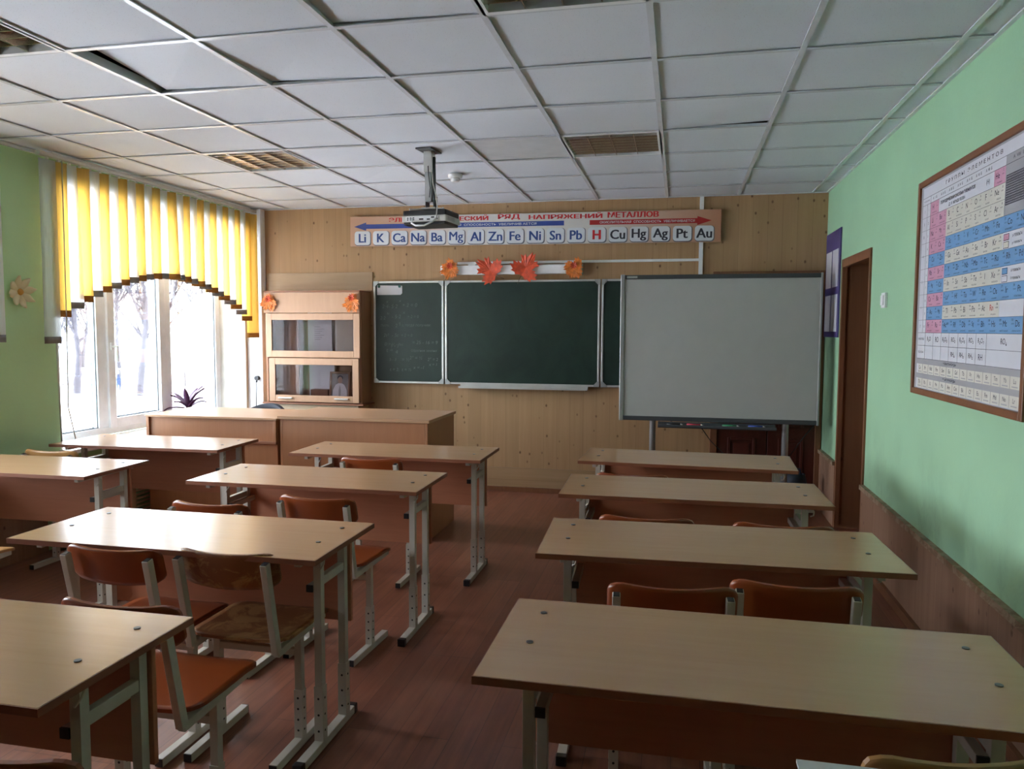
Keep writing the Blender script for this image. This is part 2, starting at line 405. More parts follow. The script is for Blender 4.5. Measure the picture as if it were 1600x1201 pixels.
def text_mesh(s, bold=0.0):
    k = (s, bold)
    if k not in _tc:
        cu = bpy.data.curves.new('t', 'FONT'); cu.body = s; cu.size = 1; cu.align_x = 'CENTER'; cu.align_y = 'CENTER'; cu.offset = bold; cu.resolution_u = 3
        ob = bpy.data.objects.new('t', cu); COL.objects.link(ob)
        me = bpy.data.meshes.new_from_object(ob.evaluated_get(bpy.context.evaluated_depsgraph_get()))
        bpy.data.objects.remove(ob); bpy.data.curves.remove(cu)
        xs = [v.co.x for v in me.vertices] or [0]; ys = [v.co.y for v in me.vertices] or [0]
        me.transform(Matrix.Translation((-(min(xs)+max(xs))/2, -(min(ys)+max(ys))/2, 0)))
        _tc[k] = (me, max(xs)-min(xs), max(ys)-min(ys))
    return _tc[k]
FRONT = Matrix(((1, 0, 0, 0), (0, 0, -1, 0), (0, 1, 0, 0), (0, 0, 0, 1)))    # text plane facing -Y
RIGHT = Matrix(((0, 0, -1, 0), (-1, 0, 0, 0), (0, 1, 0, 0), (0, 0, 0, 1)))   # text plane facing -X
def put_text(mb, s, c, plane, m, width=None, height=None, bold=0.0, slant=0.0):
    me, w_, h_ = text_mesh(s, bold)
    sx = (width/w_) if width else (height/h_); sy = (height/h_) if height else sx
    sh = Matrix.Identity(4); sh[0][1] = slant
    mb.addmesh(me, Matrix.Translation(c) @ plane @ sh @ Matrix.Diagonal((sx, sy, 1, 1)), m)

# ================================================================== SETTING
b = MB(); b.box(XL-.5, XR+.6, YB-.2, YF+.2, -.15, 0, M['floor']); struct(b.build('floor'))
# front wall
b = MB(); b.box(XL-.5, XR+.6, YF, YF+.2, 0, ZC+.25, M['wallwood'])
b.box(-1.75, .28, YF-.012, YF, .0, .223, M['plinth']); struct(b.build('wall_front'))
b = MB(); b.box(-1.75, .28, YF-.03, YF-.012, 0, .045, M['trim']); struct(b.build('baseboard_front'))
b = MB(); b.box(XL-.5, XR+.6, YB-.2, YB, 0, ZC+.25, M['backwall']); struct(b.build('wall_back'))
# right wall with door opening
DY0, DY1, DZ = 5.33, 6.19, 2.01
b = MB(); X1 = XR+.5
b.box(XR, X1, YB, DY0, 0, ZC+.25, M['green']); b.box(XR, X1, DY1, YF, 0, ZC+.25, M['green']); b.box(XR, X1, DY0, DY1, DZ, ZC+.25, M['green'])
struct(b.build('wall_right'))
b = MB()
b.box(XR+.005, X1, DY1-.015, DY1, 0, DZ-.015, M['jamb']); b.box(XR+.005, X1, DY0, DY0+.015, 0, DZ-.015, M['jamb']); b.box(XR+.005, X1, DY0, DY1, DZ-.015, DZ, M['jamb'])
b.box(XR-.012, XR+.02, DY1-.03, DY1+.015, 0, DZ+.03, M['trim']); b.box(XR-.012, XR+.02, DY0-.012, DY0+.02, 0, DZ+.03, M['trim']); b.box(XR-.012, XR+.02, DY0, DY1, DZ-.03, DZ+.03, M['trim'])
d1 = struct(b.build('door_1'))
b = MB(); b.box(XR+.40, XR+.44, DY0+.02, DY1-.02, .01, DZ-.02, M['jamb']); 
for zz in (.15, 1.05): b.box(XR+.392, XR+.40, DY0+.14, DY1-.14, zz, zz+.75, M['trim'])
b.build('door_leaf', d1, .003)
b = MB(); b.cyl((XR+.40, DY0+.09, 1.0), (XR+.35, DY0+.09, 1.0), .012, M['silver']); b.bar((XR+.35, DY0+.09, 1.0), (XR+.35, DY0+.2, 1.0), .016, .02, M['silver']); b.build('door_handle', d1)
# wainscot
for n, (ya, yb) in enumerate(((YB, DY0-.015), (DY1+.02, YF))):
    b = MB(); b.box(XR-.014, XR, ya, yb, 0, .475, M['wains']); b.box(XR-.03, XR, ya, yb, .475, .505, M['wainscap'])
    struct(b.build('trim_%d' % (n+1)))
b = MB(); b.box(XR-.035, XR-.014, YB, DY0-.02, 0, .05, M['trim']); struct(b.build('baseboard_right'))
b = MB(); b.box(XL, XL+.012, YB, 4.30, 0, .55, M['wains']); struct(b.build('trim_3'))
# left wall with three window openings
b = MB(); X0 = XL-.45
ys = [YB] + [v for a in reversed(WIN) for v in a] + [YF]
for k in range(0, len(ys), 2):
    mm = M['greenL'] if k < 4 else M['wallwoodY']
    b.box(X0, XL, ys[k], ys[k+1], 0, ZC+.25, mm)
for (a, c) in WIN:
    b.box(X0, XL, a, c, 0, WZ0-.03, M['greenL']); b.box(X0, XL, a, c, WZ1, ZC+.25, M['greenL'])
struct(b.build('wall_left'))
b = MB()      # boxed pipe in the corner and the white splayed reveals
b.box(XL, -3.985, YF-.09, YF, 0, ZC, M['pvc']); struct(b.build('trim_4', bev=.006))
for n, (a, c) in enumerate(WIN):
    b = MB()
    b.prism([(XL+.002, a-.0), (XL+.002, a+.012), (-4.37, a+.012), (-4.37, a)], WZ1-WZ0, M['reveal'], Matrix.Translation((0, 0, WZ0)))
    b.prism([(XL+.002, c), (-4.37, c), (-4.37, c-.09), (XL+.002, c-.01)], WZ1-WZ0, M['reveal'], Matrix.Translation((0, 0, WZ0)))
    b.box(-4.37, XL+.002, a, c, WZ1-.012, WZ1, M['reveal'])
    struct(b.build('trim_%d' % (5+n)))
def window(n, a, c):
    L = c-.08-(a); yo = a
    xo, xi = -4.44, -4.37
    def yy(v): return yo + (v-4.45)/(6.70-4.45)*L
    Yl, m1a, m1b, s0, s1, m2, Yr = yy(4.50), yy(5.07), yy(5.17), yy(5.17), yy(5.86), yy(5.95), yy(6.62)
    zb = WZ0
    b = MB()
    for (p, q) in ((yo, Yl), (m1a, m1b), (s1, m2), (Yr, yo+L)): b.box(xo, xi, p, q, zb+.06, WZ1-.06, M['pvc'])
    b.box(xo, xi, yo, yo+L, zb, zb+.06, M['pvc']); b.box(xo, xi, yo, yo+L, WZ1-.06, WZ1, M['pvc'])
    fr = struct(b.build('window_%d' % n, bev=.004))
    b = MB(); t = .075; z0, z1 = zb+.05, WZ1-.05
    b.box(xo, xi+.018, s0, s0+t, z0, z1, M['pvc']); b.box(xo, xi+.018, s1-t, s1, z0, z1, M['pvc'])
    b.box(xo, xi+.018, s0+t, s1-t, z0, z0+t, M['pvc']); b.box(xo, xi+.018, s0+t, s1-t, z1-t, z1, M['pvc'])
    sash = b.build('sash', fr, .004)
    b = MB()
    for (p, q, r0, r1) in ((Yl, m1a, zb+.06, WZ1-.06), (m2, Yr, zb+.06, WZ1-.06), (s0+t, s1-t, z0+t, z1-t)):
        for xx in (-4.425, -4.39):
            b.box(xx, xx+.006, p, p+.006, r0, r1, M['gasket']); b.box(xx, xx+.006, q-.006, q, r0, r1, M['gasket']); b.box(xx, xx+.006, p, q, r0, r0+.006, M['gasket'])
    b.build('gasket', fr)
    for (p, q, r0, r1) in ((Yl, m1a, zb+.06, WZ1-.06), (s0+t, s1-t, z0+t, z1-t), (m2, Yr, zb+.06, WZ1-.06)):
        b = MB(); b.box(-4.408, -4.404, p, q, r0, r1, M['pane']); b.build('window_pane', fr)
    b = MB(); zc = 1.36
    b.box(xi+.018, xi+.03, s0+.02, s0+.05, zc-.03, zc+.03, M['white']); b.cyl((xi+.03, s0+.035, zc), (xi+.065, s0+.035, zc), .009, M['white'])
    b.bar((xi+.065, s0+.035, zc+.008), (xi+.06, s0+.045, zc-.12), .012, .02, M['white'], (1, 0, 0)); b.build('window_handle', fr, .003)
    b = MB(); b.box(-4.37, XL+.11, a-.02, c+.02, WZ0-.03, WZ0, M['sill']); b.build('window_sill', fr, .006)
for n, (a, c) in enumerate(WIN): window(n+1, a, c)
# ceiling: tiles lying in a grid of tees
GX, GY = -0.1246, 2.2132
def gx(c): return GX+.6*c
def gy(r): return GY+.6*r
LAMPS = [(-5, 4), (-1, 4), (-1, 0), (-5, 0), (-5, -4), (-1, -4)]
b = MB(); rr = random.Random(3)
b.box(XL-.4, XR+.4, YB, YF, ZC+.2, ZC+.25, M['void'])
special_tilt = {(-4, 1): (.05, .0, .0, .012, .035), (-2, 0): (.028, .0, 0, .012, 0), (0, 3): (.004, 0, .022, .0, 0), (-3, 1): (0, .010, 0, .018, 0), (-4, 5): (0, .02, 0, .004, 0), (-2, 2): (.008, 0, .006, 0, 0)}
for c in range(-7, 3):
    for r in range(-8, 8):
        if (c, r) in LAMPS: continue
        x0, x1, y0, y1 = max(gx(c), XL), min(gx(c+1), XR), max(gy(r), YB), min(gy(r+1), YF)
        if x1-x0 < .02 or y1-y0 < .02: continue
        h = [rr.uniform(0, .004) for _ in range(4)]; dx = 0
        if (c, r) in special_tilt:
            t = special_tilt[(c, r)]; h = list(t[:4]); dx = t[4]
        mt = M['plaster'] if (c, r) in ((-2, 4),) else M['tile']
        co = [(x0+.004+dx, y0+.004, h[0]), (x1-.004, y0+.004, h[1]), (x1-.004, y1-.004, h[2]), (x0+.004+dx, y1-.004, h[3])]
        z = ZC+.003
        lo = [b.bm.verts.new((X, Y, z+H)) for X, Y, H in co]; hi = [b.bm.verts.new((X, Y, z+H+.012)) for X, Y, H in co]
        i = b.mi(mt)
        fs = [b.bm.faces.new(lo[::-1]), b.bm.faces.new(hi)] + [b.bm.faces.new((lo[k], lo[(k+1) % 4], hi[(k+1) % 4], hi[k])) for k in range(4)]
        for f in fs: f.material_index = i
struct(b.build('ceiling'))
b = MB()
for c in range(-6, 3):
    b.box(gx(c)-.012, gx(c)+.012, YB, YF, ZC-.004, ZC+.001, M['tee']); b.box(gx(c)-.002, gx(c)+.002, YB, YF, ZC+.001, ZC+.04, M['tee'])
for r in range(-7, 8):
    b.box(XL, XR, gy(r)-.012, gy(r)+.012, ZC-.0035, ZC+.001, M['tee'])
b.box(XL, XL+.022, YB, YF, ZC-.02, ZC+.001, M['tee']); b.box(XR-.02, XR, YB, YF, ZC-.006, ZC+.001, M['tee']); b.box(XL, XR, YF-.02, YF, ZC-.006, ZC+.001, M['tee'])
struct(b.build('trim_8'))

# ================================================================== CEILING LIGHTS
def ceiling_light(c, r, label):
    t = thing('ceiling_light', label, 'ceiling light', (gx(c)+.3, gy(r)+.3, ZC), 0, 'square louvred lights set in the ceiling grid')
    b = MB(); s = .288
    for sg in (-1, 1):
        b.box(sg*s-.012, sg*s+.012, -.3, .3, -.004, .09, M['white']); b.box(-s+.012, s-.012, sg*s-.012, sg*s+.012, -.004, .09, M['white'])
    b.box(-.3, .3, -.3, .3, .085, .095, M['white']); b.build('housing', t)
    b = MB()
    w_ = .276
    for k in range(4):
        x0 = -w_+k*w_/2; x1 = x0+w_/2
        b.sheet(lambda u, v: ((x0+(x1-x0)*u, -w_+2*w_*v, .02+.055*math.sin(math.pi*u)), (-math.cos(math.pi*u)*.6, 0, 1)), 8, 1, .001, M['louvre'])
    for k in range(1, 4): b.box(-w_+k*w_/2-.002, -w_+k*w_/2+.002, -w_, w_, -.002, .03, M['louvre'])
    for k in range(1, 8):
        y = -w_+k*w_/4
        b.prism([(-.0015, 0), (.0015, 0), (.006, .04), (-.006, .04)], 2*w_, M['louvre'], Matrix(((0, 0, 1, -w_), (1, 0, 0, y), (0, 1, 0, -.002), (0, 0, 0, 1))))
    b.build('louvre', t)
    for k in range(4):
        b = MB(); x = -w_+(k+.5)*w_/2; b.cyl((x, -.27, .052), (x, .27, .052), .008, M['tube']); b.build('lamp_tube', t)
for (c, r), l in zip(LAMPS, ('white louvred ceiling light nearest the striped window blind', 'brown-looking louvred ceiling light right of the projector, near the front wall',
                             'brown-looking louvred ceiling light cut off by the top of the photo', 'louvred ceiling light in the upper left corner of the photo', None, None)):
    if l: ceiling_light(c, r, l)
for (c, r) in LAMPS[4:]:
    b = MB(); b.box(gx(c)+.005, gx(c+1)-.005, gy(r)+.005, gy(r+1)-.005, ZC+.003, ZC+.02, M['tile']); struct(b.build('ceiling'))

# smoke detector
t = thing('smoke_detector', 'round white smoke detector on the ceiling behind the projector', 'smoke detector', (-1.66, 5.60, ZC))
T = Matrix.Rotation(math.pi, 4, 'X')
b = MB(); b.lathe([(.05, -.003), (.055, .004), (.053, .022), (.04, .028)], M['white'], 28, T); b.build('base', t)
b = MB(); b.lathe([(.034, .028), (.036, .034), (.032, .05), (.018, .054)], M['white'], 24, T); b.build('sensor_head', t)

# projector on its ceiling mount
t = thing('projector', 'black and pale grey projector hanging under the ceiling', 'projector', (-1.60, 4.86, 0), R(-6))
zb = 2.185
b = MB()
b.box(-.16, .15, -.12, .12, zb+.012, zb+.052, M['proj'], bev=.008)
pb = b.build('shell', t)
b = MB(); b.box(-.15, .14, -.11, .11, zb-.006, zb+.014, M['black'], bev=.006); b.build('underside', t)
b = MB(); b.box(-.155, .145, -.112, .115, zb+.05, zb+.088, M['black'], bev=.01); b.build('top_cover', t)
b = MB()
b.box(-.13, .10, -.1225, -.12, zb+.018, zb+.046, M['white'])
for k, (x, wd, z, h) in enumerate(((-.115, .012, .036, .007), (-.095, .012, .036, .007), (-.075, .012, .036, .007), (-.115, .012, .025, .007), (-.095, .012, .025, .007), (-.075, .012, .025, .007), (-.02, .03, .027, .010), (.03, .022, .025, .008), (.06, .022, .037, .008), (.085, .02, .027, .008))):
    b.box(x-wd/2, x+wd/2, -.1235, -.1225, zb+z-h/2, zb+z+h/2, M['black'])
b.build('port_panel', pb)
b = MB(); b.cyl((.06, .12, zb+.04), (.06, .14, zb+.04), .035, M['black'], 20); b.build('lens', t)
b = MB()
for k in range(6): b.box(.1505, .152, -.09+k*.02, -.08+k*.02, zb+.02, zb+.045, M['greyalu'])
b.build('side_vent', pb)
b = MB()
b.box(-.05, .05, -.06, .04, zb+.10, zb+.112, M['greyalu'])
for (x, y) in ((-.12, -.08), (.11, -.07), (-.09, .08), (.10, .08)):
    b.bar((x*.3, y*.3-.01, zb+.106), (x, y, zb+.098), .02, .006, M['silver']); b.cyl((x, y, zb+.085), (x, y, zb+.105), .006, M['silver'])
for sx in (-.028, .028): b.box(sx-.004, sx+.004, -.035, .02, zb+.11, zb+.19, M['dkgrey'])
b.cyl((-.04, -.008, zb+.17), (.04, -.008, zb+.17), .008, M['silver'])
b.build('mount_bracket', t, .002)
b = MB()
b.box(-.032, .012, -.04, .004, zb+.15, zb+.36, M['greyalu']); b.box(.016, .03, -.02, .0, zb+.17, zb+.44, M['dkgrey'])
b.build('mount_pole', t, .003)
b = MB(); b.box(-.038, .018, -.046, .010, zb+.34, ZC-.004, M['silver']); b.build('pole_sleeve', t, .003)
b = MB(); b.box(-.06, .045, -.12, .06, ZC-.005, ZC+.004, M['dkgrey']); b.build('ceiling_plate', t)
b = MB()
b.tube([(.02, -.05, ZC-.02), (.03, -.06, 2.55), (.035, -.06, 2.45), (.07, -.09, 2.36), (.10, -.14, 2.28), (.10, -.15, zb+.05), (.085, -.125, zb+.03)], .004, M['cable'])
b.tube([(-.085, -.12, zb+.03), (-.075, -.15, zb+.0), (-.04, -.165, zb-.018), (.02, -.165, zb-.02), (.07, -.15, zb+.005), (.085, -.125, zb+.027)], .006, M['white'])
b.tube([(-.005, -.047, ZC-.1), (.0, -.05, 2.5), (.01, -.048, 2.42), (.005, -.05, 2.36)], .003, M['black'])
b.build('cable', t)

# ================================================================== VERTICAL BLINDS
def blind(y0, y1, label, nv=27, flip=0):
    xb = -4.045
    t = thing('vertical_blind', label, 'blind', (xb, (y0+y1)/2, ZC), 0, None)
    L = y1-y0
    b = MB(); b.box(-.022, .022, -L/2, L/2, -.045, -.02, M['silver']); b.box(-.012, .012, -L/2+.1, L/2-.1, -.02, -.0045, M['white']); b.build('headrail', t, .003)
    b = MB()
    step = (L-.06)/nv
    for k in range(nv): b.box(-.008, .008, -L/2+.03+(k+.5)*step-.008, -L/2+.03+(k+.5)*step+.008, -.06, -.046, M['white'])
    b.build('runner', t)
    for k in range(nv):
        yc = -L/2+.03+(k+.5)*step; s = (yc/(L/2))
        white = (k % 2 == flip)
        zb = 1.905-(.40*abs(s)**1.9+.10*abs(s)**12)
        ang = R(62 + random.uniform(-7, 7)); lean = random.uniform(-.008, .008)
        if k == 0: ang, zb = R(80), 1.405
        if k == nv-1: ang, zb = R(52), 1.42
        if k == nv-1 and not flip: white = False
        if k == 13: ang, lean = R(48), .03
        if k == 12: ang = R(74)
        if k == 2: lean = .03
        if k == 1: ang = R(78)
        wv = .118 if k not in (2,) else .09
        zt = ZC-.06; H = zt-zb
        d = Vector((math.cos(ang), math.sin(ang), 0))      # width direction
        nrm = Vector((-d.y, d.x, 0))
        cv = .006
        def f(u, v, d=d, nrm=nrm, H=H, zb=zb, yc=yc, lean=lean, wv=wv):
            p = Vector((0, yc, zb-ZC)) + d*(u-.5)*wv + Vector((0, 0, H*v)) + nrm*cv*(1-(2*u-1)**2) + Vector((0, lean*(1-v)*1.0, 0))
            return p, nrm
        b = MB(); b.sheet(f, 4, 6, .0012, M['vwhite'] if white else M['vyellow']); vn = b.build('vane', t)
        def g(u, v, f=f, nrm=nrm, H=H):
            p, n = f(u, v*.045/H*1.0-.002); return p+n*0, n
        b = MB(); b.sheet(g, 3, 1, .0045, M['vgrey'] if white else M['vbrown']); b.build('vane_hem', vn)
    b = MB(); b.tube([(.02, -L/2+.18, -.05), (.0, -L/2+.19, -1.2), (-.02, -L/2+.20, -1.7), (.0, -L/2+.24, -1.95), (.04, -L/2+.29, -2.0)], .004, M['silver'], 6)
    b.tube([(-.05, -L/2+.16, -.06), (-.06, -L/2+.165, -1.25), (-.055, -L/2+.17, -1.93)], .006, M['silver'], 6); b.build('pull_cord', t)
    return t
blind(4.235, 6.82, 'yellow and white striped vertical blind arched over the bright window')
blind(1.36, 3.945, 'edge of a second white vertical blind at the left edge of the photo', 26, 1)

# flower ornament on the left wall
t = thing('flower_ornament', 'cream paper flower on the green wall left of the blind', 'ornament', (XL, 4.15, 1.735))
b = MB()
def petal(mb, a, L, W, lift, m):
    def f(u, v):
        wd = W*math.sin(math.pi*min(.98, max(.05, u**.8)))**.6
        p = Vector((lift*u*u+.006+.01*(1-(2*v-1)**2), math.cos(a)*L*u-math.sin(a)*wd*(v-.5), math.sin(a)*L*u+math.cos(a)*wd*(v-.5)))
        return p, (1, 0, 0)
    mb.sheet(f, 6, 4, .003, m)
for k in range(8):
    b = MB(); petal(b, 2*math.pi*k/8+.2, .105, .062, .03, M['flowercream']); b.build('petal', t)
b = MB(); b.lathe([(.02, .0), (.022, .02), (.014, .032), (.004, .035)], M['flowercore'], 14, Matrix.Rotation(R(90), 4, 'Y')); b.build('flower_centre', t)

# ================================================================== BANNER
t = thing('electrochemical_series_banner', 'long printed banner of metal symbols above the chalkboard', 'banner', (-3.075, YF-.021, 2.288))
t.rotation_euler = (0, R(.4), 0)
b = MB(); b.box(0, 3.41, -.012, -.002, 0, .277, M['banner']); b.build('backing', t, .001)
yp = -.0135
for wd_, xc_, ww_ in (('ЭЛЕКТРОХИМИЧЕСКИЙ', .87, .96), ('РЯД', 1.545, .20), ('НАПРЯЖЕНИЙ', 2.06, .66), ('МЕТАЛЛОВ', 2.66, .44)):
    b = MB(); [put_text(b, wd_, (xc_+q_, yp-q_*.02, .247), FRONT, M['inkred'], ww_, .05, .010) for q_ in (-.003, .003)]; b.build('title_word', t)
def arrow(name, xt, xe, m, text, tx, tw):
    s = 1 if xe > xt else -1
    b = MB(); hd = .12
    b.prism([(xt, .184), (xt+s*hd, .222), (xt+s*hd, .205), (xe, .205), (xe, .163), (xt+s*hd, .163), (xt+s*hd, .146)][::s], .001, m, Matrix.Translation((0, -.012, 0)) @ FRONT)
    o = b.build(name, t)
    b = MB(); put_text(b, text, (tx, yp-.0005, .184), FRONT, M['key'], tw, .021, .01); b.build('arrow_lettering', o)
arrow('blue_arrow', .04, 2.05, M['arrowblue'], 'ВОССТАНОВИТЕЛЬНАЯ  СПОСОБНОСТЬ  УВЕЛИЧИВ АЕТСЯ', 1.22, 1.16)
arrow('red_arrow', 3.33, 2.28, M['arrowred'], 'ОКИСЛИТЕЛЬНАЯ  СПОСОБНОСТЬ  УВЕЛИЧИВАЕТСЯ', 2.78, .82)
def rrect(w_, h_, r, n=5):
    pts = []
    for cx, cy, a0 in ((w_/2-r, h_/2-r, 0), (-w_/2+r, h_/2-r, 90), (-w_/2+r, -h_/2+r, 180), (w_/2-r, -h_/2+r, 270)):
        for k in range(n+1):
            a = R(a0+90*k/n); pts.append((cx+r*math.cos(a), cy+r*math.sin(a)))
    return pts
for k, s in enumerate('Li K Ca Na Ba Mg Al Zn Fe Ni Sn Pb H Cu Hg Ag Pt Au'.split()):
    xc = .125+k*(3.145/17)
    b = MB(); b.prism(rrect(.166, .136, .028), .001, M['keyside'], Matrix.Translation((xc+.004, -.0118, .072)) @ FRONT)
    b.prism(rrect(.158, .128, .028), .006, M['key'], Matrix.Translation((xc, -.012, .076)) @ FRONT)
    o = b.build('symbol_key', t, .0015)
    b = MB(); hgt = .082 if s not in ('Mg', 'Hg', 'Ag') else .104
    for q_ in (-.0025, .0025): put_text(b, s, (xc+q_, -.0186-q_*.02, .076 if hgt < .09 else .070), FRONT, M['inkred'] if s == 'H' else (M['inkblue'] if k < 12 else M['ink']), None, hgt, .02 if s == 'H' else .0 if s == 'Mg' else .007)
    b.build('symbol', o)

# conduits, chalkboard lamp
b = MB(); b.box(.155, .19, YF-.02, YF, 1.0, ZC-.008, M['white']); tag(b.build('cable_conduit', bev=.003), 'vertical white cable conduit on the front wall behind the whiteboard', 'conduit')
b = MB(); b.box(-2.02, .155, YF-.018, YF, 2.105, 2.128, M['white']); tag(b.build('cable_conduit', bev=.003), 'horizontal white cable conduit above the chalkboard', 'conduit')
t = thing('chalkboard_lamp', 'long white strip lamp above the chalkboard, decorated with leaves', 'lamp', (-1.51, YF, 2.045))
b = MB(); b.box(-.655, .655, -.085, -.03, -.04, .045, M['white'], bev=.012); b.build('lamp_shade', t)
b = MB(); b.box(.63, .66, -.09, -.02, -.05, .05, M['greyalu'], bev=.004); b.build('end_bracket', t)
b = MB(); b.box(-.40, -.33, -.04, -.0, .03, .062, M['white']); b.build('cable_clip', t)
b = MB(); b.box(.59, .64, -.035, 0, .03, .085, M['white']); b.build('cable_clip', t)
MAPLE = [(0, -.10), (.035, -.06), (.18, -.14), (.22, -.09), (.36, -.10), (.33, -.03), (.50, .06), (.38, .09), (.45, .20), (.30, .19), (.33, .26), (.20, .23), (.24, .36), (.34, .46), (.24, .47), (.22, .56), (.13, .48), (.05, .72), (0, .62),
         (-.05, .72), (-.13, .48), (-.22, .56), (-.24, .47), (-.34, .46), (-.24, .36), (-.20, .23), (-.33, .26), (-.30, .19), (-.45, .20), (-.38, .09), (-.50, .06), (-.33, -.03), (-.36, -.10), (-.22, -.09), (-.18, -.14), (-.035, -.06)]
MAPLE = [(x, y) for x, y in MAPLE]
def curl_leaf(mb, S, m, T, th=.002, cup=.35):
    n0 = len(mb.bm.verts); i = mb.mi(m)
    poly = [(x*S, y*S-.2*S) for x, y in MAPLE]
    c0 = mb.bm.verts.new((0, 0, 0)); c1 = mb.bm.verts.new((0, 0, th)); A = []; B = []
    for k, (x, y) in enumerate(poly):
        r2_ = (x*x+y*y); z = cup*r2_/S*(1 if k % 2 else .8)
        A.append(mb.bm.verts.new((x, y, z))); B.append(mb.bm.verts.new((x, y, z+th)))
    n = len(poly)
    for k in range(n):
        q = (k+1) % n
        for f in ((c0, A[q], A[k]), (c1, B[k], B[q]), (A[k], A[q], B[q], B[k])):
            fc = mb.bm.faces.new(f); fc.material_index = i
    bmesh.ops.transform(mb.bm, matrix=T, verts=[v for v in mb.bm.verts if v in set(A+B+[c0, c1])])
def maple(loc, rot, S, label):
    t = thing('maple_leaf', label, 'leaf', loc, 0, 'autumn leaves on the lamp')
    T = FRONT @ Matrix.Rotation(R(rot), 4, 'Z')
    b = MB(); curl_leaf(b, S, M['leafred'], T); b.build('leaf_blade', t)
    b = MB(); p = [T @ Vector((0, -.28*S, .002)), T @ Vector((.01*S, -.42*S, .004)), T @ Vector((.04*S, -.55*S, .004))]; b.tube(p, .0025, M['stem'], 6); b.build('leaf_stem', t)
maple((-1.69, YF-.1, 2.045), 55, .285, 'red maple leaf on the strip lamp, the left of the two big ones')
maple((-1.355, YF-.1, 2.06), -32, .295, 'red maple leaf on the strip lamp, the right of the two big ones')
def cluster(loc, S, label, seed):
    t = thing('leaf_cluster', label, 'leaf decoration', loc, 0, 'orange leaf and flower clusters')
    r = random.Random(seed)
    for k in range(3):
        b = MB(); T = Matrix.Translation((r.uniform(-.01, .01), -.004*k-.002, -.03*S*4*.0+r.uniform(-.03, .01))) @ FRONT @ Matrix.Rotation(R(160+55*(k-1)+r.uniform(-15, 15)), 4, 'Z')
        curl_leaf(b, S*(.9-.1*k), M['leaforange'], T, .0015, .3); b.build('leaf_blade', t)
    b = MB()
    for k in range(9):
        a = 2*math.pi*k/9
        def f(u, v, a=a):
            wd = .016*math.sin(math.pi*min(.97, max(.08, u)))
            return Vector((math.cos(a)*.035*u-math.sin(a)*wd*(v-.5), -.02-.018*u, .03+math.sin(a)*.035*u+math.cos(a)*wd*(v-.5))), (0, -1, 0)
        b.sheet(f, 4, 2, .0015, M['leafred'])
    b.build('flower', t)
cluster((-2.06, YF-.10, 2.055), .225, 'orange leaf cluster on the left end of the strip lamp', 1)
cluster((-.92, YF-.10, 2.045), .225, 'orange leaf cluster on the right end of the strip lamp', 2)

# ================================================================== CHALKBOARD
t = thing('chalkboard', 'dark green three-panel chalkboard on the front wall', 'chalkboard', (0, 0, 0))
BZ0, BZ1, BY = .995, 1.955, 6.85
def bpanel(name, x0, x1):
    b = MB(); b.box(x0+.01, x1-.01, BY, BY+.03, BZ0+.01, BZ1-.01, M['green_board']); o = b.build(name, t)
    b = MB(); f = .018
    b.box(x0, x0+f, BY-.008, BY+.032, BZ0, BZ1, M['silver']); b.box(x1-f, x1, BY-.008, BY+.032, BZ0, BZ1, M['silver'])
    b.box(x0+f, x1-f, BY-.008, BY+.032, BZ0, BZ0+f, M['silver']); b.box(x0+f, x1-f, BY-.008, BY+.032, BZ1-f, BZ1, M['silver']); b.build('panel_frame', o, .002)
    for (cx, sx) in ((x0, 1), (x1, -1)):
        for (cz, sz) in ((BZ0, 1), (BZ1, -1)):
            b = MB(); b.prism([(cx, cz), (cx+sx*.05, cz), (cx+sx*.05, cz+sz*.018), (cx+sx*.018, cz+sz*.05), (cx, cz+sz*.05)], .006, M['greyalu'], Matrix.Translation((0, BY-.008, 0)) @ FRONT); b.build('corner_bracket', o)
    return o
wl = bpanel('wing_panel', -2.835, -2.142); bpanel('centre_panel', -2.128, -.690); bpanel('wing_panel', -.676, .02)
b = MB()
for sx in (-2.5, -1.8, -1.0, -.3): b.box(sx-.03, sx+.03, BY+.032, YF, 1.1, 1.85, M['greyalu'])
b.build('wall_bracket', t)
b = MB(); b.box(-1.98, -.79, BY-.075, BY-.008, .965, .972, M['silver']); b.box(-1.98, -.79, BY-.079, BY-.073, .965, .985, M['silver']); b.box(-1.98, -.79, BY-.012, BY-.008, .965, BZ0+.002, M['silver']); b.build('chalk_tray', t)
yw = BY-.0012
def ct(s, x, z, h, sl=.15):
    b = MB(); put_text(b, s, (x, yw, z), FRONT, M['chalkink'], None, h, -.008, sl); b.build('chalk_writing', wl)
for (s, px, py, h) in (('2·4', 603, 479, .034), ('x', 606, 472, .018), ('- 5·2', 615, 479, .034), ('x', 626, 471, .018), ('+ 2 = 0', 641, 477, .034),
                       ('2·2', 599, 497, .03), ('2x', 607, 490, .018), ('- 5·2', 620, 495, .034), ('x', 632, 489, .018), ('+ 2 = 0', 646, 495, .026),
                       ('Пусть', 602, 509, .026), ('2', 620, 509, .032), ('x', 625, 505, .016), ('= t, тогда получим', 648, 509, .026),
                       ('2t²', 604, 524, .032), ('- 5t', 618, 524, .032), ('+ 2 = 0', 636, 524, .026),
                       ('D = b² - 4ac', 616, 538, .026), ('= 25 - 16 = 9', 664, 535, .032), ('5 + 3', 617, 541, .026), ('t =', 609, 548, .03), ('4', 620, 550, .034),
                       ('Обратная замена', 662, 548, .028), ('2ˣ = ½', 650, 559, .034), ('2ˣ = 2', 676, 561, .03), ('x = 1', 676, 569, .026),
                       ('5 - 3', 614, 562, .026), ('= ½', 634, 562, .034), ('x = -1', 654, 574, .03), ('t = 2;  t = ½', 626, 578, .034)):
    q = ((px-588)/(690-588))*.655-2.815; zz = BZ1-(py-440)/(599-440)*.96
    ct(s, q, zz, h)
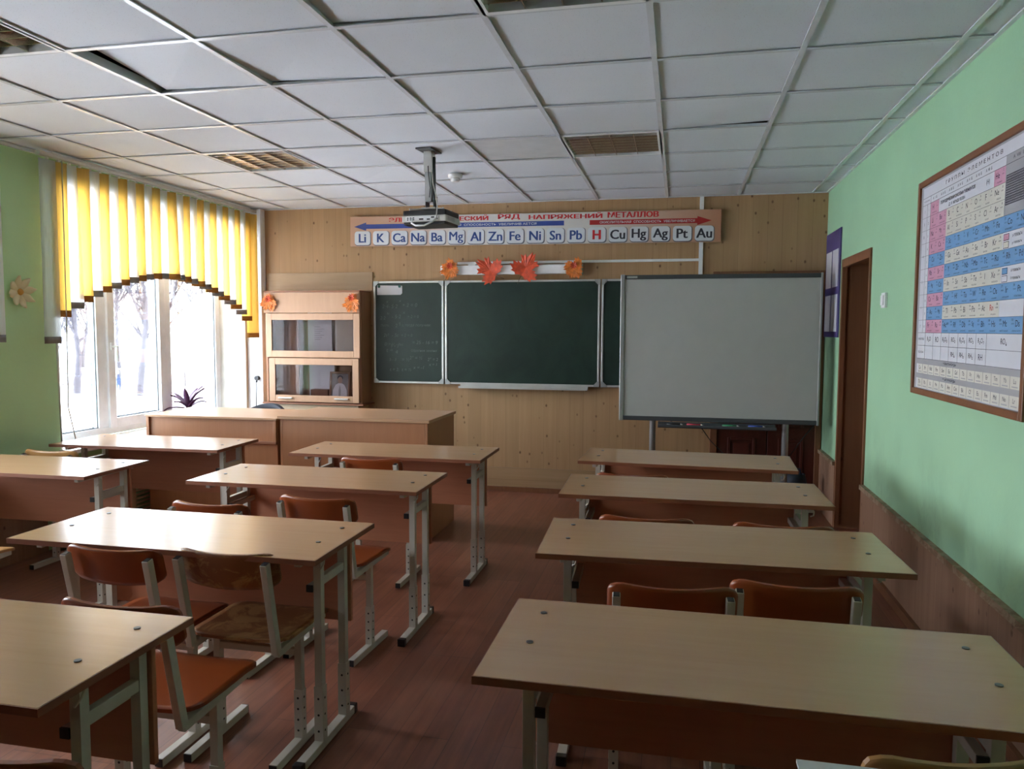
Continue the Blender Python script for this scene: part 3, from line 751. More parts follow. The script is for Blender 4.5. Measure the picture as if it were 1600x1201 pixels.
# note and magnets on the chalkboard
b = MB()
b.prism([(-.125, -.045), (.11, -.045), (.125, -.03), (.125, .04), (-.125, .045)], .001, M['paper'], Matrix.Translation((-2.675, BY-.001, 1.872)) @ FRONT)
tag(b.build('paper_note'), 'white paper note held by magnets in the top left of the chalkboard', 'note')
for px, l in ((-2.78, 'green round magnet on the left corner of the white note'), (-2.575, 'green round magnet on the right corner of the white note')):
    b = MB(); b.cyl((px, BY-.002, 1.905), (px, BY-.012, 1.905), .012, M['magnet'], 16); tag(b.build('magnet', bev=.001), l, 'magnet', 'magnets on the chalkboard')
for px, L, a, l in ((-1.36, .06, 4, 'chalk stick in the tray under the left half of the chalkboard'), (-1.10, .035, 12, 'short chalk piece near the middle of the chalk tray'), (-.98, .05, -6, 'chalk stick at the right part of the chalk tray')):
    b = MB(); b.cyl((-L/2, 0, 0), (L/2, 0, 0), .006, M['chalk'], 10); tag(b.build('chalk_stick', loc=(px, BY-.042, .9782), rot=(0, 0, R(a))), l, 'chalk', 'chalk pieces in the tray')
# board of trim on the wall over the fume cabinet
b = MB(); b.box(-3.97, -2.862, YF-.016, YF, 1.87, 2.045, M['board']); tag(b.build('wall_board', bev=.002), 'plain beige board on the wall right above the glass cabinet', 'board')

# ================================================================== FUME CABINET
CX0, CX1, CY = -3.865, -2.885, 6.64
t = thing('glass_fronted_cabinet', 'beech laboratory cabinet with two sliding glass windows, left of the chalkboard', 'cabinet', (0, 0, 0))
b = MB()
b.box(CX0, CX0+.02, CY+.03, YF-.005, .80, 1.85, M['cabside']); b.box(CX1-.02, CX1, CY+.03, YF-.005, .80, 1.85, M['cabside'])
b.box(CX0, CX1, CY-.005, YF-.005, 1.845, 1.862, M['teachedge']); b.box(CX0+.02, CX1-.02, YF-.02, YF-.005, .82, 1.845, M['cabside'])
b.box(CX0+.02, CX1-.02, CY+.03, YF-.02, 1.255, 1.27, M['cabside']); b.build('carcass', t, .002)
b = MB(); b.box(CX0-.0, CX1-.005, CY, CY+.02, 1.655, 1.845, M['cab']); b.build('top_panel', t, .002)
b = MB(); b.box(CX0-.02, CX1+.03, CY-.02, YF-.005, .79, .805, M['teachedge']); b.build('ledge', t, .002)
b = MB(); b.box(CX0+.02, CX1-.03, CY+.01, YF-.005, 0, .79, M['cream']); b.build('base_cabinet', t, .002)
def sash(name, z0, z1, x0, x1, y, hand):
    b = MB(); f = .062
    b.box(x0, x0+f, y, y+.022, z0, z1, M['cab']); b.box(x1-f, x1, y, y+.022, z0, z1, M['cab'])
    b.box(x0+f, x1-f, y, y+.022, z0, z0+f, M['cab']); b.box(x0+f, x1-f, y, y+.022, z1-f, z1, M['cab']); o = b.build(name, t, .003)
    b = MB(); b.box(x0+f, x1-f, y+.009, y+.013, z0+f, z1-f, M['cabglass']); b.build('glass_pane', o)
    if hand:
        for xc in (x0+.17, x1-.17):
            b = MB(); b.box(xc-.07, xc+.07, y-.022, y, z0+.03, z0+.042, M['silver']); b.build('handle', o, .002)
sash('window_sash', 1.235, 1.650, CX0+.018, CX1-.005, CY-.003, False)
sash('window_sash', .815, 1.228, CX0+.055, CX1-.012, CY-.018, True)
cluster((-3.80, CY-.006, 1.755), .21, 'orange leaf cluster on the top left corner of the glass-fronted cabinet', 3)
cluster((-2.955, CY-.006, 1.765), .21, 'orange leaf cluster on the top right corner of the glass-fronted cabinet', 4)
def loose(name, label, cat, fn, group=None):
    b = MB(); fn(b); return tag(b.build(name, bev=.001), label, cat, group)
loose('reflection_board', 'brown board imitating a reflection at the left of the upper cabinet window', 'board', lambda b: b.box(CX0+.03, CX0+.27, 6.80, 6.81, 1.272, 1.64, M['cabside']))  # brown room reflection in the glass, put in as a board
loose('reflection_sheet', 'pale blue-grey printed sheet imitating a reflection in the upper cabinet window', 'sheet', lambda b: (b.box(CX0+.35, CX0+.60, 6.84, 6.845, 1.272, 1.66, M['printwhite']), [b.box(CX0+.42, CX0+.42+.06+.02*(k % 3), 6.838, 6.84, 1.40+.02*k, 1.406+.02*k, M['greyp']) for k in range(7)]))  # pale reflection in the glass, put in as a sheet
loose('reflection_sheet', 'pale greenish sheet imitating a reflection at the right of the upper cabinet window', 'sheet', lambda b: b.box(CX0+.64, CX0+.90, 6.83, 6.835, 1.272, 1.62, M['creamp']))  # green reflection of the room, put in as a coloured sheet
loose('reflection_sheet', 'pale sheet imitating a reflection in the middle of the lower cabinet window', 'sheet', lambda b: b.box(CX0+.36, CX0+.62, 6.84, 6.845, .807, 1.22, M['printwhite']))  # pale reflection in the lower glass, also added as a sheet
loose('reflection_board', 'brown board imitating a reflection at the left of the lower cabinet window', 'board', lambda b: b.box(CX0+.03, CX0+.27, 6.80, 6.81, .807, 1.22, M['cabside']))  # brown reflection in the lower glass, also added as a board
loose('wooden_box', 'small brown wooden box inside the lower cabinet window', 'box', lambda b: b.box(CX0+.42, CX0+.60, 6.74, 6.83, .807, .925, M['trim']))
t = thing('framed_photo', 'framed portrait of a person in white clothing behind the lower cabinet glass', 'picture', (CX0+.72, 6.725, .806), 0)
t.rotation_euler = (R(-6), 0, 0)
b = MB(); w_, h_ = .21, .295
b.box(-w_/2, -w_/2+.02, 0, .015, 0, h_, M['picframe']); b.box(w_/2-.02, w_/2, 0, .015, 0, h_, M['picframe']); b.box(-w_/2+.02, w_/2-.02, 0, .015, 0, .02, M['picframe']); b.box(-w_/2+.02, w_/2-.02, 0, .015, h_-.02, h_, M['picframe']); b.build('frame', t, .003)
b = MB(); b.box(-w_/2+.015, w_/2-.015, .008, .012, .015, h_-.015, M['fol'])
b.prism([(math.cos(a)*.024, math.sin(a)*.032) for a in [2*math.pi*k/16 for k in range(16)]], .0006, M['rosep'], Matrix.Translation((0, .0078, .215)) @ FRONT)
b.prism([(math.cos(a)*.029, math.sin(a)*.025) for a in [2*math.pi*k/16 for k in range(16)]], .0003, M['hair'], Matrix.Translation((0, .008, .235)) @ FRONT)
b.prism([(-.075, 0), (-.07, .10), (-.045, .15), (-.015, .165), (.015, .165), (.045, .15), (.07, .10), (.075, 0)], .0006, M['printwhite'], Matrix.Translation((0, .0078, .02)) @ FRONT)
b.prism([(-.008, 0), (-.012, .10), (0, .15), (.012, .10), (.008, 0)], .0009, M['greyp'], Matrix.Translation((0, .0078, .02)) @ FRONT); b.build('portrait', t)

# power socket and plug on the corner casing
t = thing('power_plug', 'black power plug with hanging cord in the corner by the glass cabinet', 'plug', (-4.04, YF-.09, 1.02))
b = MB(); b.cyl((0, 0, 0), (0, -.035, 0), .022, M['black'], 16); b.cyl((0, -.02, 0), (0, -.03, -.04), .01, M['black'], 10); b.build('plug_body', t)
b = MB(); b.tube([(0, -.03, -.035), (0, -.03, -.1), (-.008, -.028, -.25), (-.02, -.025, -.42), (-.02, -.02, -1.01)], .004, M['black'], 6); b.build('power_cord', t)

# ================================================================== TEACHER'S FURNITURE
TY0, TY1 = 5.10, 5.74
t = thing('teacher_desk', 'large beech demonstration desk before the chalkboard', 'desk', (0, 0, 0))
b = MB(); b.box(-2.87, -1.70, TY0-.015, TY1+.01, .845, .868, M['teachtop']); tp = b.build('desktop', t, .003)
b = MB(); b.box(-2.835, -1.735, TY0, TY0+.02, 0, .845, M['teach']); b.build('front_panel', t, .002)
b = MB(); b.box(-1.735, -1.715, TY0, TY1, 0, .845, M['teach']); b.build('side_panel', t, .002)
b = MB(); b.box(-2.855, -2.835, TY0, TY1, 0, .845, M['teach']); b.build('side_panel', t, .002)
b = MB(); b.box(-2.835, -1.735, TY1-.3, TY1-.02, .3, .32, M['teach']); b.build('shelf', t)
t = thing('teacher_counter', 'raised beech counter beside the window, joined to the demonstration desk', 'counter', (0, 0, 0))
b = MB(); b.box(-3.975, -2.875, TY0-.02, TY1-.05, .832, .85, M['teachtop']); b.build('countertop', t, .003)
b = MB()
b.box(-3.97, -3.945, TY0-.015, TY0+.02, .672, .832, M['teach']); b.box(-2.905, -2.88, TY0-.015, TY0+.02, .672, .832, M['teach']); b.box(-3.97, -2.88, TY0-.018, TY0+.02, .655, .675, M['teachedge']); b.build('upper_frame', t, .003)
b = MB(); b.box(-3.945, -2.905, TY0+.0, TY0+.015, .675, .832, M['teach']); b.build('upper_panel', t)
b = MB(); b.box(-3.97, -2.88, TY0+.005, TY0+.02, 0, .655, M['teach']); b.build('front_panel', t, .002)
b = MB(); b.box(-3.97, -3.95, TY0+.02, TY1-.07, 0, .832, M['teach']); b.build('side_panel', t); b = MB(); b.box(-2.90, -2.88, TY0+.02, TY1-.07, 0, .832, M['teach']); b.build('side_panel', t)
# radiator screen under the window
t = thing('radiator_screen', 'slatted wooden radiator screen under the bright window', 'radiator screen', (0, 0, 0))
b = MB(); XA = XL+.10
for y in (4.32, 5.0, 5.75, 6.45): b.box(XA-.02, XA, y, y+.055, 0, .60, M['board'])
b.box(XA-.02, XA, 4.32, 6.5, .56, .60, M['board']); b.box(XA-.02, XA, 4.32, 6.5, 0, .05, M['board']); b.build('screen_frame', t, .002)
b = MB()
for k in range(16):
    z = .07+k*.031
    b.bar((XA-.012, 4.37, z), (XA-.012, 6.46, z), .02, .006, M['board'], (.5, 0, .8))
b.build('slats', t)
# plant on the sill
t = thing('potted_plant', 'purple-leaved potted plant on the window sill behind the counter', 'plant', (-4.24, 5.98, WZ0))
b = MB(); b.lathe([(.045, 0), (.06, .10), (.066, .10), (.066, .118), (.058, .118), (.056, .105)], M['pot'], 20); b.build('pot', t)
b = MB(); b.cyl((0, 0, .1), (0, 0, .108), .056, M['soil'], 20); b.build('soil', t)
b = MB(); r = random.Random(5)
for k in range(17):
    a = 2*math.pi*k/17*2.4+r.uniform(-.3, .3); L = r.uniform(.17, .25); up_ = r.uniform(.7, 1.35) if k < 11 else r.uniform(.1, .35)
    def f(u, v, a=a, L=L, up_=up_):
        wd = .05*math.sin(math.pi*min(.98, .12+.86*u))
        ra = L*u*math.cos(up_*(1-.35*u)); h = L*u*math.sin(up_)-.09*u**3*(1.2-up_*.7)
        return Vector((math.cos(a)*ra-math.sin(a)*wd*(v-.5), math.sin(a)*ra+math.cos(a)*wd*(v-.5), .13+h-.012*(1-(2*v-1)**2))), (-math.cos(a)*.6, -math.sin(a)*.6, .8)
    b.sheet(f, 7, 2, .0015, M['leafpurple'])
b.tube([(0, 0, .1), (.004, 0, .15), (0, .004, .19)], .012, M['leafpurple'], 8); b.build('leaves', t)
# teacher's chair
t = thing('office_chair', 'dark blue teacher\'s chair, its back showing over the demonstration desk', 'chair', (-3.33, 6.10, 0), R(170))
b = MB(); b.box(-.23, .23, -.22, .22, .44, .50, M['fabricblue'], bev=.025); b.build('seat', t)
def f(u, v):
    x = (u-.5)*.42*(1-.25*max(0, v-.6)**1.3*2); return Vector((x, .24-.05*(1-(2*u-1)**2)+.04*v, .56+.315*v-.05*(2*u-1)**2*v)), (0, -1, 0)
b = MB(); b.sheet(f, 12, 8, .04, M['fabricblue']); b.build('backrest', t)
b = MB(); b.bar((0, .1, .43), (0, .30, .46), .05, .012, M['black']); b.bar((0, .30, .45), (0, .285, .75), .05, .012, M['black'], (0, 1, 0)); b.build('back_bracket', t)
b = MB(); b.cyl((0, 0, .10), (0, 0, .44), .025, M['black']); b.build('gas_post', t)
b = MB()
for k in range(5):
    a = 2*math.pi*k/5; b.bar((0, 0, .10), (.28*math.cos(a), .28*math.sin(a), .07), .04, .03, M['black'])
b.build('star_base', t)
for k in range(5):
    a = 2*math.pi*k/5; c = Vector((.28*math.cos(a), .28*math.sin(a), .027)); b = MB(); tt = Vector((-math.sin(a), math.cos(a), 0))*.02
    b.cyl(c-tt, c+tt, .027, M['black'], 14); b.cyl(c+Vector((0, 0, .02)), c+Vector((0, 0, .05)), .008, M['black'], 8); b.build('caster', t)

# ================================================================== INTERACTIVE WHITEBOARD
IY = 6.38
t = thing('interactive_whiteboard', 'white interactive board on a stand in front of the dark red door', 'whiteboard', (0, 0, 0))
IX0, IX1, IZ0, IZ1 = -.475, 1.09, .762, 1.955
b = MB(); b.box(IX0+.03, IX1-.012, IY, IY+.035, IZ0+.035, IZ1-.035, M['iwb']); b.build('writing_surface', t)
b = MB(); b.box(IX0, IX0+.034, IY-.012, IY+.04, IZ0-.004, IZ1+.004, M['greyalu']); b.build('side_rail', t, .004)
b = MB(); b.box(IX1-.016, IX1, IY-.012, IY+.04, IZ0-.004, IZ1+.004, M['greyalu']); b.build('side_rail', t, .004)
b = MB(); b.box(IX0+.034, IX1-.016, IY-.010, IY+.04, IZ1-.035, IZ1, M['dkgrey']); tr = b.build('top_rail', t, .003)
b = MB(); b.box(IX0+.05, IX0+.135, IY-.0112, IY-.010, IZ1-.026, IZ1-.010, M['greyalu']); b.build('name_plate', tr)
b = MB(); b.box(IX0+.034, IX1-.016, IY-.010, IY+.04, IZ0, IZ0+.036, M['dkgrey']); b.build('bottom_rail', t, .003)
b = MB(); b.prism([(0, 0), (-.09, 0), (-.10, .008), (-.10, .028), (-.092, .028), (-.088, .012), (-.01, .012), (-.01, .04), (0, .04)], .92, M['dkgrey'], Matrix(((0, 0, 1, -.155), (1, 0, 0, IY-.0), (0, 1, 0, IZ0-.045), (0, 0, 0, 1)))); b.build('pen_tray', t, .002)
for x in (-.20, .85):
    b = MB(); b.cyl((x, IY+.06, .06), (x, IY+.06, 1.6), .026, M['greyalu'], 18); b.build('leg', t)
    b = MB(); b.bar((x, IY-.28, .045), (x, IY+.36, .045), .05, .045, M['greyalu']); ft = b.build('foot', t, .006)
    for y in (IY-.26, IY+.34):
        b = MB(); b.cyl((x, y, 0), (x, y, .024), .022, M['black'], 14); b.build('caster', ft)
b = MB(); b.bar((-.20, IY+.06, .25), (.85, IY+.06, .25), .03, .03, M['greyalu']); b.bar((-.2, IY+.06, 1.3), (.85, IY+.06, 1.3), .03, .03, M['greyalu']); b.build('crossbar', t)
b = MB(); b.tube([(.17, IY+.05, IZ0-.01), (.2, IY+.05, .70), (.27, IY+.08, .60), (.35, IY+.10, .52), (.45, IY+.1, .42), (.62, IY+.1, .40), (.9, IY+.1, .50), (1.0, IY+.08, .66), (1.07, IY+.05, IZ0)], .004, M['black'], 6); b.build('cable', t)
for x, mt, l, L in ((-.02, 'black', 'black stylus in the whiteboard pen tray', .13), (.14, 'red', 'red stylus in the whiteboard pen tray', .13), (.42, 'pgreen', 'green stylus in the whiteboard pen tray', .13), (.62, 'pblue', 'blue stylus in the whiteboard pen tray', .13)):
    t2 = thing('stylus', l, 'pen', (x, IY-.05, IZ0-.045+.012+.011), 0, 'pens in the whiteboard tray')
    b = MB(); b.cyl((-L/2, 0, 0), (L/2-.02, 0, 0), .011, M[mt], 12); b.build('barrel', t2)
    b = MB(); b.cyl((L/2-.02, 0, 0), (L/2, 0, 0), .010, M['white'], 12, .004); b.build('tip', t2)
# dark door behind the board
b = MB(); D0, D1 = .31, 1.165
b.box(D0-.03, D0+.03, YF-.05, YF, 0, 2.01, M['trim']); b.box(D1-.02, D1+.03, YF-.05, YF, 0, 2.01, M['trim']); b.box(D0+.03, D1-.02, YF-.05, YF, 1.96, 2.01, M['trim'])
d2 = struct(b.build('door_2', bev=.004))
xm = (D0+D1)/2+.02
for (a, c) in ((D0+.03, xm-.003), (xm+.003, D1-.02)):
    b = MB(); b.box(a, c, YF-.035, YF-.002, .005, 1.96, M['doorred'])
    for (z0, z1) in ((.12, .58), (.68, 1.30), (1.40, 1.86)):
        for (x0, x1, w0, w1) in ((a+.09, a+.115, z0, z1), (c-.115, c-.09, z0, z1), (a+.115, c-.115, z0, z0+.025), (a+.115, c-.115, z1-.025, z1)): b.box(x0, x1, YF-.047, YF-.035, w0, w1, M['doorred'])
        b.box(a+.14, c-.14, YF-.043, YF-.035, z0+.05, z1-.05, M['doorred'])
    b.build('door_leaf', d2, .004)
# dark bag by the stand
b = MB()
def f(u, v):
    a = 2*math.pi*u; z = .33*v; k = 1-.35*v**2
    return Vector((.11*k*math.cos(a)*(1+.08*math.sin(3*a)), .07*k*math.sin(a), z)), (math.cos(a), math.sin(a), 0)
b.sheet(f, 20, 6, .004, M['fabricblue'])
b.tube([(-.04, 0, .32), (-.03, 0, .37), (.03, 0, .37), (.04, 0, .32)], .008, M['fabricblue'], 6)
tag(b.build('bag', loc=(.965, 6.60, 0)), 'dark grey bag on the floor by the right leg of the whiteboard stand', 'bag')

# ================================================================== RIGHT WALL THINGS
t = thing('wall_poster', 'purple information board with pale sheets beside the door', 'poster', (XR, 0, 0))
b = MB(); b.box(-.012, -.001, 6.285, 6.85, 1.456, 2.295, M['purple']); b.build('backing', t, .002)
for (y0, y1) in ((6.33, 6.55), (6.59, 6.81)):
    for (z0, z1) in ((1.50, 1.79), (1.85, 2.14)):
        b = MB(); b.box(-.015, -.012, y0, y1, z0, z1, M['paper']); b.build('pocket_sheet', t)
t = thing('light_switch', 'white light switch on the green wall right of the door opening', 'switch', (XR, 4.95, 1.69))
b = MB(); b.box(-.016, -.001, -.042, .042, -.045, .045, M['white'], bev=.004); b.build('plate', t)
b = MB(); b.box(-.024, -.016, -.028, .028, -.03, .03, M['white'], bev=.003); b.build('rocker', t)

# periodic table
t = thing('periodic_table', 'large framed periodic table poster on the green wall', 'poster', (XR, 0, 0))
PY0, PY1, PZ0, PZ1 = 2.90, 4.19, 1.20, 2.235
b = MB(); fw = .03; dp = -.055
b.box(dp, -.001, PY0, PY0+fw, PZ0, PZ1, M['picframe']); b.box(dp, -.001, PY1-fw, PY1, PZ0, PZ1, M['picframe'])
b.box(dp, -.001, PY0+fw, PY1-fw, PZ0, PZ0+fw, M['picframe']); b.box(dp, -.001, PY0+fw, PY1-fw, PZ1-fw, PZ1, M['picframe']); b.build('frame', t, .003)
b = MB(); xs = -.045
b.box(xs, -.002, PY0+fw, PY1-fw, PZ0+fw, PZ1-fw, M['greyp'])
ZR = [2.113-.0613*k for k in range(11)]
CY_ = [4.012, 3.895, 3.785, 3.681, 3.57, 3.467, 3.369, 3.262, 3.158, 3.054, 2.945]
b.box(xs-.0005, xs, CY_[-1], 4.128, 1.234, 2.196, M['printwhite']); chart = b.build('chart_sheet', t)
cells = MB(); tx = MB(); li = MB()
def cell(y1, y0, z1, z0, m): cells.box(xs-.0009, xs-.0005, y0, y1, z0, z1, M[m])
def tt(s, y, z, h=None, wd=None, m='ink', bold=0.0): put_text(tx, s, (xs-.0014, y, z), RIGHT, M[m], wd, h, bold)
def hl(z, y1=4.128, y0=CY_[-1], th=.0014): li.box(xs-.0012, xs-.0009, y0, y1, z-th/2, z+th/2, M['ink'])
def vl(y, z0, z1, th=.0012): li.box(xs-.0012, xs-.0009, y-th/2, y+th/2, z0, z1, M['ink'])
EL = [['H:1:ВОДОРОД', '', '', '', '', '', '', 'He:2:ГЕЛИЙ'],
 ['Li:3:ЛИТИЙ', 'Be:4:БЕРИЛЛИЙ', 'B:5:БОР', 'C:6:УГЛЕРОД', 'N:7:АЗОТ', 'O:8:КИСЛОРОД', 'F:9:ФТОР', 'Ne:10:НЕОН'],
 ['Na:11:НАТРИЙ', 'Mg:12:МАГНИЙ', 'Al:13:АЛЮМИНИЙ', 'Si:14:КРЕМНИЙ', 'P:15:ФОСФОР', 'S:16:СЕРА', 'Cl:17:ХЛОР', 'Ar:18:АРГОН'],
 ['K:19:КАЛИЙ', 'Ca:20:КАЛЬЦИЙ', 'Sc:21:СКАНДИЙ', 'Ti:22:ТИТАН', 'V:23:ВАНАДИЙ', 'Cr:24:ХРОМ', 'Mn:25:МАРГАНЕЦ', 'Fe:26:ЖЕЛЕЗО', 'Co:27:КОБАЛЬТ', 'Ni:28:НИКЕЛЬ'],
 ['Cu:29:МЕДЬ', 'Zn:30:ЦИНК', 'Ga:31:ГАЛЛИЙ', 'Ge:32:ГЕРМАНИЙ', 'As:33:МЫШЬЯК', 'Se:34:СЕЛЕН', 'Br:35:БРОМ', 'Kr:36:КРИПТОН'],
 ['Rb:37:РУБИДИЙ', 'Sr:38:СТРОНЦИЙ', 'Y:39:ИТТРИЙ', 'Zr:40:ЦИРКОНИЙ', 'Nb:41:НИОБИЙ', 'Mo:42:МОЛИБДЕН', 'Tc:43:ТЕХНЕЦИЙ', 'Ru:44:РУТЕНИЙ', 'Rh:45:РОДИЙ', 'Pd:46:ПАЛЛАДИЙ'],
 ['Ag:47:СЕРЕБРО', 'Cd:48:КАДМИЙ', 'In:49:ИНДИЙ', 'Sn:50:ОЛОВО', 'Sb:51:СУРЬМА', 'Te:52:ТЕЛЛУР', 'I:53:ИОД', 'Xe:54:КСЕНОН'],
 ['Cs:55:ЦЕЗИЙ', 'Ba:56:БАРИЙ', 'La*:57:ЛАНТАН', 'Hf:72:ГАФНИЙ', 'Ta:73:ТАНТАЛ', 'W:74:ВОЛЬФРАМ', 'Re:75:РЕНИЙ', 'Os:76:ОСМИЙ', 'Ir:77:ИРИДИЙ', 'Pt:78:ПЛАТИНА'],
 ['Au:79:ЗОЛОТО', 'Hg:80:РТУТЬ', 'Tl:81:ТАЛЛИЙ', 'Pb:82:СВИНЕЦ', 'Bi:83:ВИСМУТ', 'Po:84:ПОЛОНИЙ', 'At:85:АСТАТ', 'Rn:86:РАДОН'],
 ['Fr:87:ФРАНЦИЙ', 'Ra:88:РАДИЙ', 'Ac**:89:АКТИНИЙ', 'Rf:104:РЕЗЕРФОРДИЙ', 'Db:105:ДУБНИЙ', 'Sg:106:СИБОРГИЙ', 'Bh:107:БОРИЙ', 'Hs:108:ХАССИЙ', 'Mt:109:МЕЙТНЕРИЙ', 'Ds:110:ДАРМШТАДТИЙ']]
for r, row in enumerate(EL):
    z1, z0 = ZR[r], ZR[r+1]
    for c, s in enumerate(row):
        y1, y0 = CY_[c], CY_[c+1]
        if not s: continue
        if c < 2 and r not in (4, 6, 8) or (r == 0): mc = 'pink'
        elif r in (3, 5, 7, 9) or c < 2: mc = 'blue'
        else: mc = 'creamp'
        cell(y1, y0, z1, z0, mc)
        sy, num, nm = s.split(':')
        dside = r in (4, 6, 8) and c < 7 or (r in (3, 5, 7, 9) and c >= 2)
        tt(sy, (y1+y0)/2+(-.008 if dside else .018), z0+.037, .023, None, 'inkred' if sy == 'Rn' else 'ink')
        tt(num, y1-.018 if dside else y0+.018, z0+.050, .009)
        tt(nm, (y1+y0)/2, z0+.011, .006, min(.07, .009*len(nm)))
        tt('%.3f' % (int(num)*2.45), y1-.022 if dside else y0+.022, z0+.036, .005)
    hl(z1, th=.001)
hl(ZR[10]); hl(2.147); hl(2.113)
for y in CY_[1:8]: vl(y, 1.376, ZR[10])
vl(4.012, 1.376, 2.147, .002); vl(4.06, 1.502, 2.113)
cells.box(xs-.00085, xs-.0005, CY_[-1], CY_[8]-.001, 1.93, 2.146, M['greyp'])
for k in range(13): li.box(xs-.0012, xs-.0009, 2.975, 3.148, 1.966+k*.0088, 1.969+k*.0088, M['ink'])
for k in range(16): li.box(xs-.0012, xs-.0009, 2.975+k*.0113, 2.979+k*.0113, 1.966, 2.075, M['ink'])
tt('Г Р У П П Ы   Э Л Е М Е Н Т О В', 3.50, 2.172, .017, .62, 'ink', .01)
for c, g in enumerate(('I', 'II', 'III', 'IV', 'V', 'VI', 'VII')): tt('А  %s  Б' % g, (CY_[c]+CY_[c+1])/2, 2.130, .012, .06, 'ink', .01)
tt('А  VIII  Б', 3.05, 2.130, .012, .09, 'ink', .01)
tt('ПЕРИОДЫ РЯДЫ', 4.07, 2.130, .007, .085)
tt('ПЕРИОДИЧЕСКАЯ СИСТЕМА ЭЛЕМЕНТОВ', 3.66, 2.090, .018, .42, 'ink', .02)
tt('Д. И. МЕНДЕЛЕЕВА', 3.66, 2.066, .016, .20, 'ink', .02); tt('(H)', 3.32, 2.082, .024)
for r in range(10): tt(str(r+1), 4.036, (ZR[r]+ZR[r+1])/2, .012)
for k, (a, c) in enumerate(((0, 1), (1, 2), (2, 3), (3, 5), (5, 7), (7, 9), (9, 10))): tt(('I', 'II', 'III', 'IV', 'V', 'VI', 'VII')[k] if k < 3 else ('4', '5', '6', '7')[k-3], 4.095, (ZR[a]+ZR[c])/2, .014)
for r, ks in ((4, ('pink', 's-элементы', 'creamp', 'p-элементы')), (6, ('blue', 'd-элементы', 'printwhite', 'f-элементы'))):
    for q in range(2):
        z = ZR[r]-.006-q*.028
        li.box(xs-.0011, xs-.0009, 3.10, 3.148, z-.024, z, M['ink']); cells.box(xs-.0014, xs-.0011, 3.102, 3.146, z-.022, z-.002, M[ks[2*q]]); tt(ks[2*q+1], 3.03, z-.012, .012, .08)
for c, s in enumerate(('R₂O', 'RO', 'R₂O₃', 'RO₂', 'R₂O₅', 'RO₃', 'R₂O₇')): tt(s, (CY_[c]+CY_[c+1])/2, 1.470, .024)
tt('RO₄', 3.10, 1.470, .026)
for c, s in enumerate(('RH₄', 'RH₃', 'RH₂', 'RH')): tt(s, (CY_[c+3]+CY_[c+4])/2, 1.407, .024)
tt('ВЫСШИЕ ОКСИДЫ', 4.07, 1.47, .012, .08); tt('ВОДОРОДНЫЕ', 4.07, 1.407, .012, .08)
hl(1.439); hl(1.376)
cells.box(xs-.0009, xs-.0005, CY_[-1], 4.128, 1.350, 1.376, M['greyp']); cells.box(xs-.0009, xs-.0005, CY_[-1], 4.128, 1.281, 1.305, M['greyp'])
tt('* ЛАНТАНОИДЫ', 3.66, 1.363, .013, .16, 'ink', .015); tt('** АКТИНОИДЫ', 3.66, 1.293, .013, .16, 'ink', .015)
for zz, ser in ((1.331, 'Ce Pr Nd Pm Sm Eu Gd Tb Dy Ho Er Tm Yb Lu'), (1.262, 'Th Pa U Np Pu Am Cm Bk Cf Es Fm Md No Lr')):
    cells.box(xs-.0009, xs-.0005, CY_[-1], 4.10, zz-.026, zz+.019, M['creamp'])
    for k, s in enumerate(ser.split()):
        y = 4.075-k*.0835; tt(s, y, zz+.002, .017); vl(y-.042, zz-.026, zz+.019, .001); li.box(xs-.0012, xs-.0009, y-.025, y+.025, zz-.02, zz-.016, M['greyp'])
cells.build('element_cells', chart); tx.build('lettering', chart, recalc=False); li.build('grid_lines', chart)

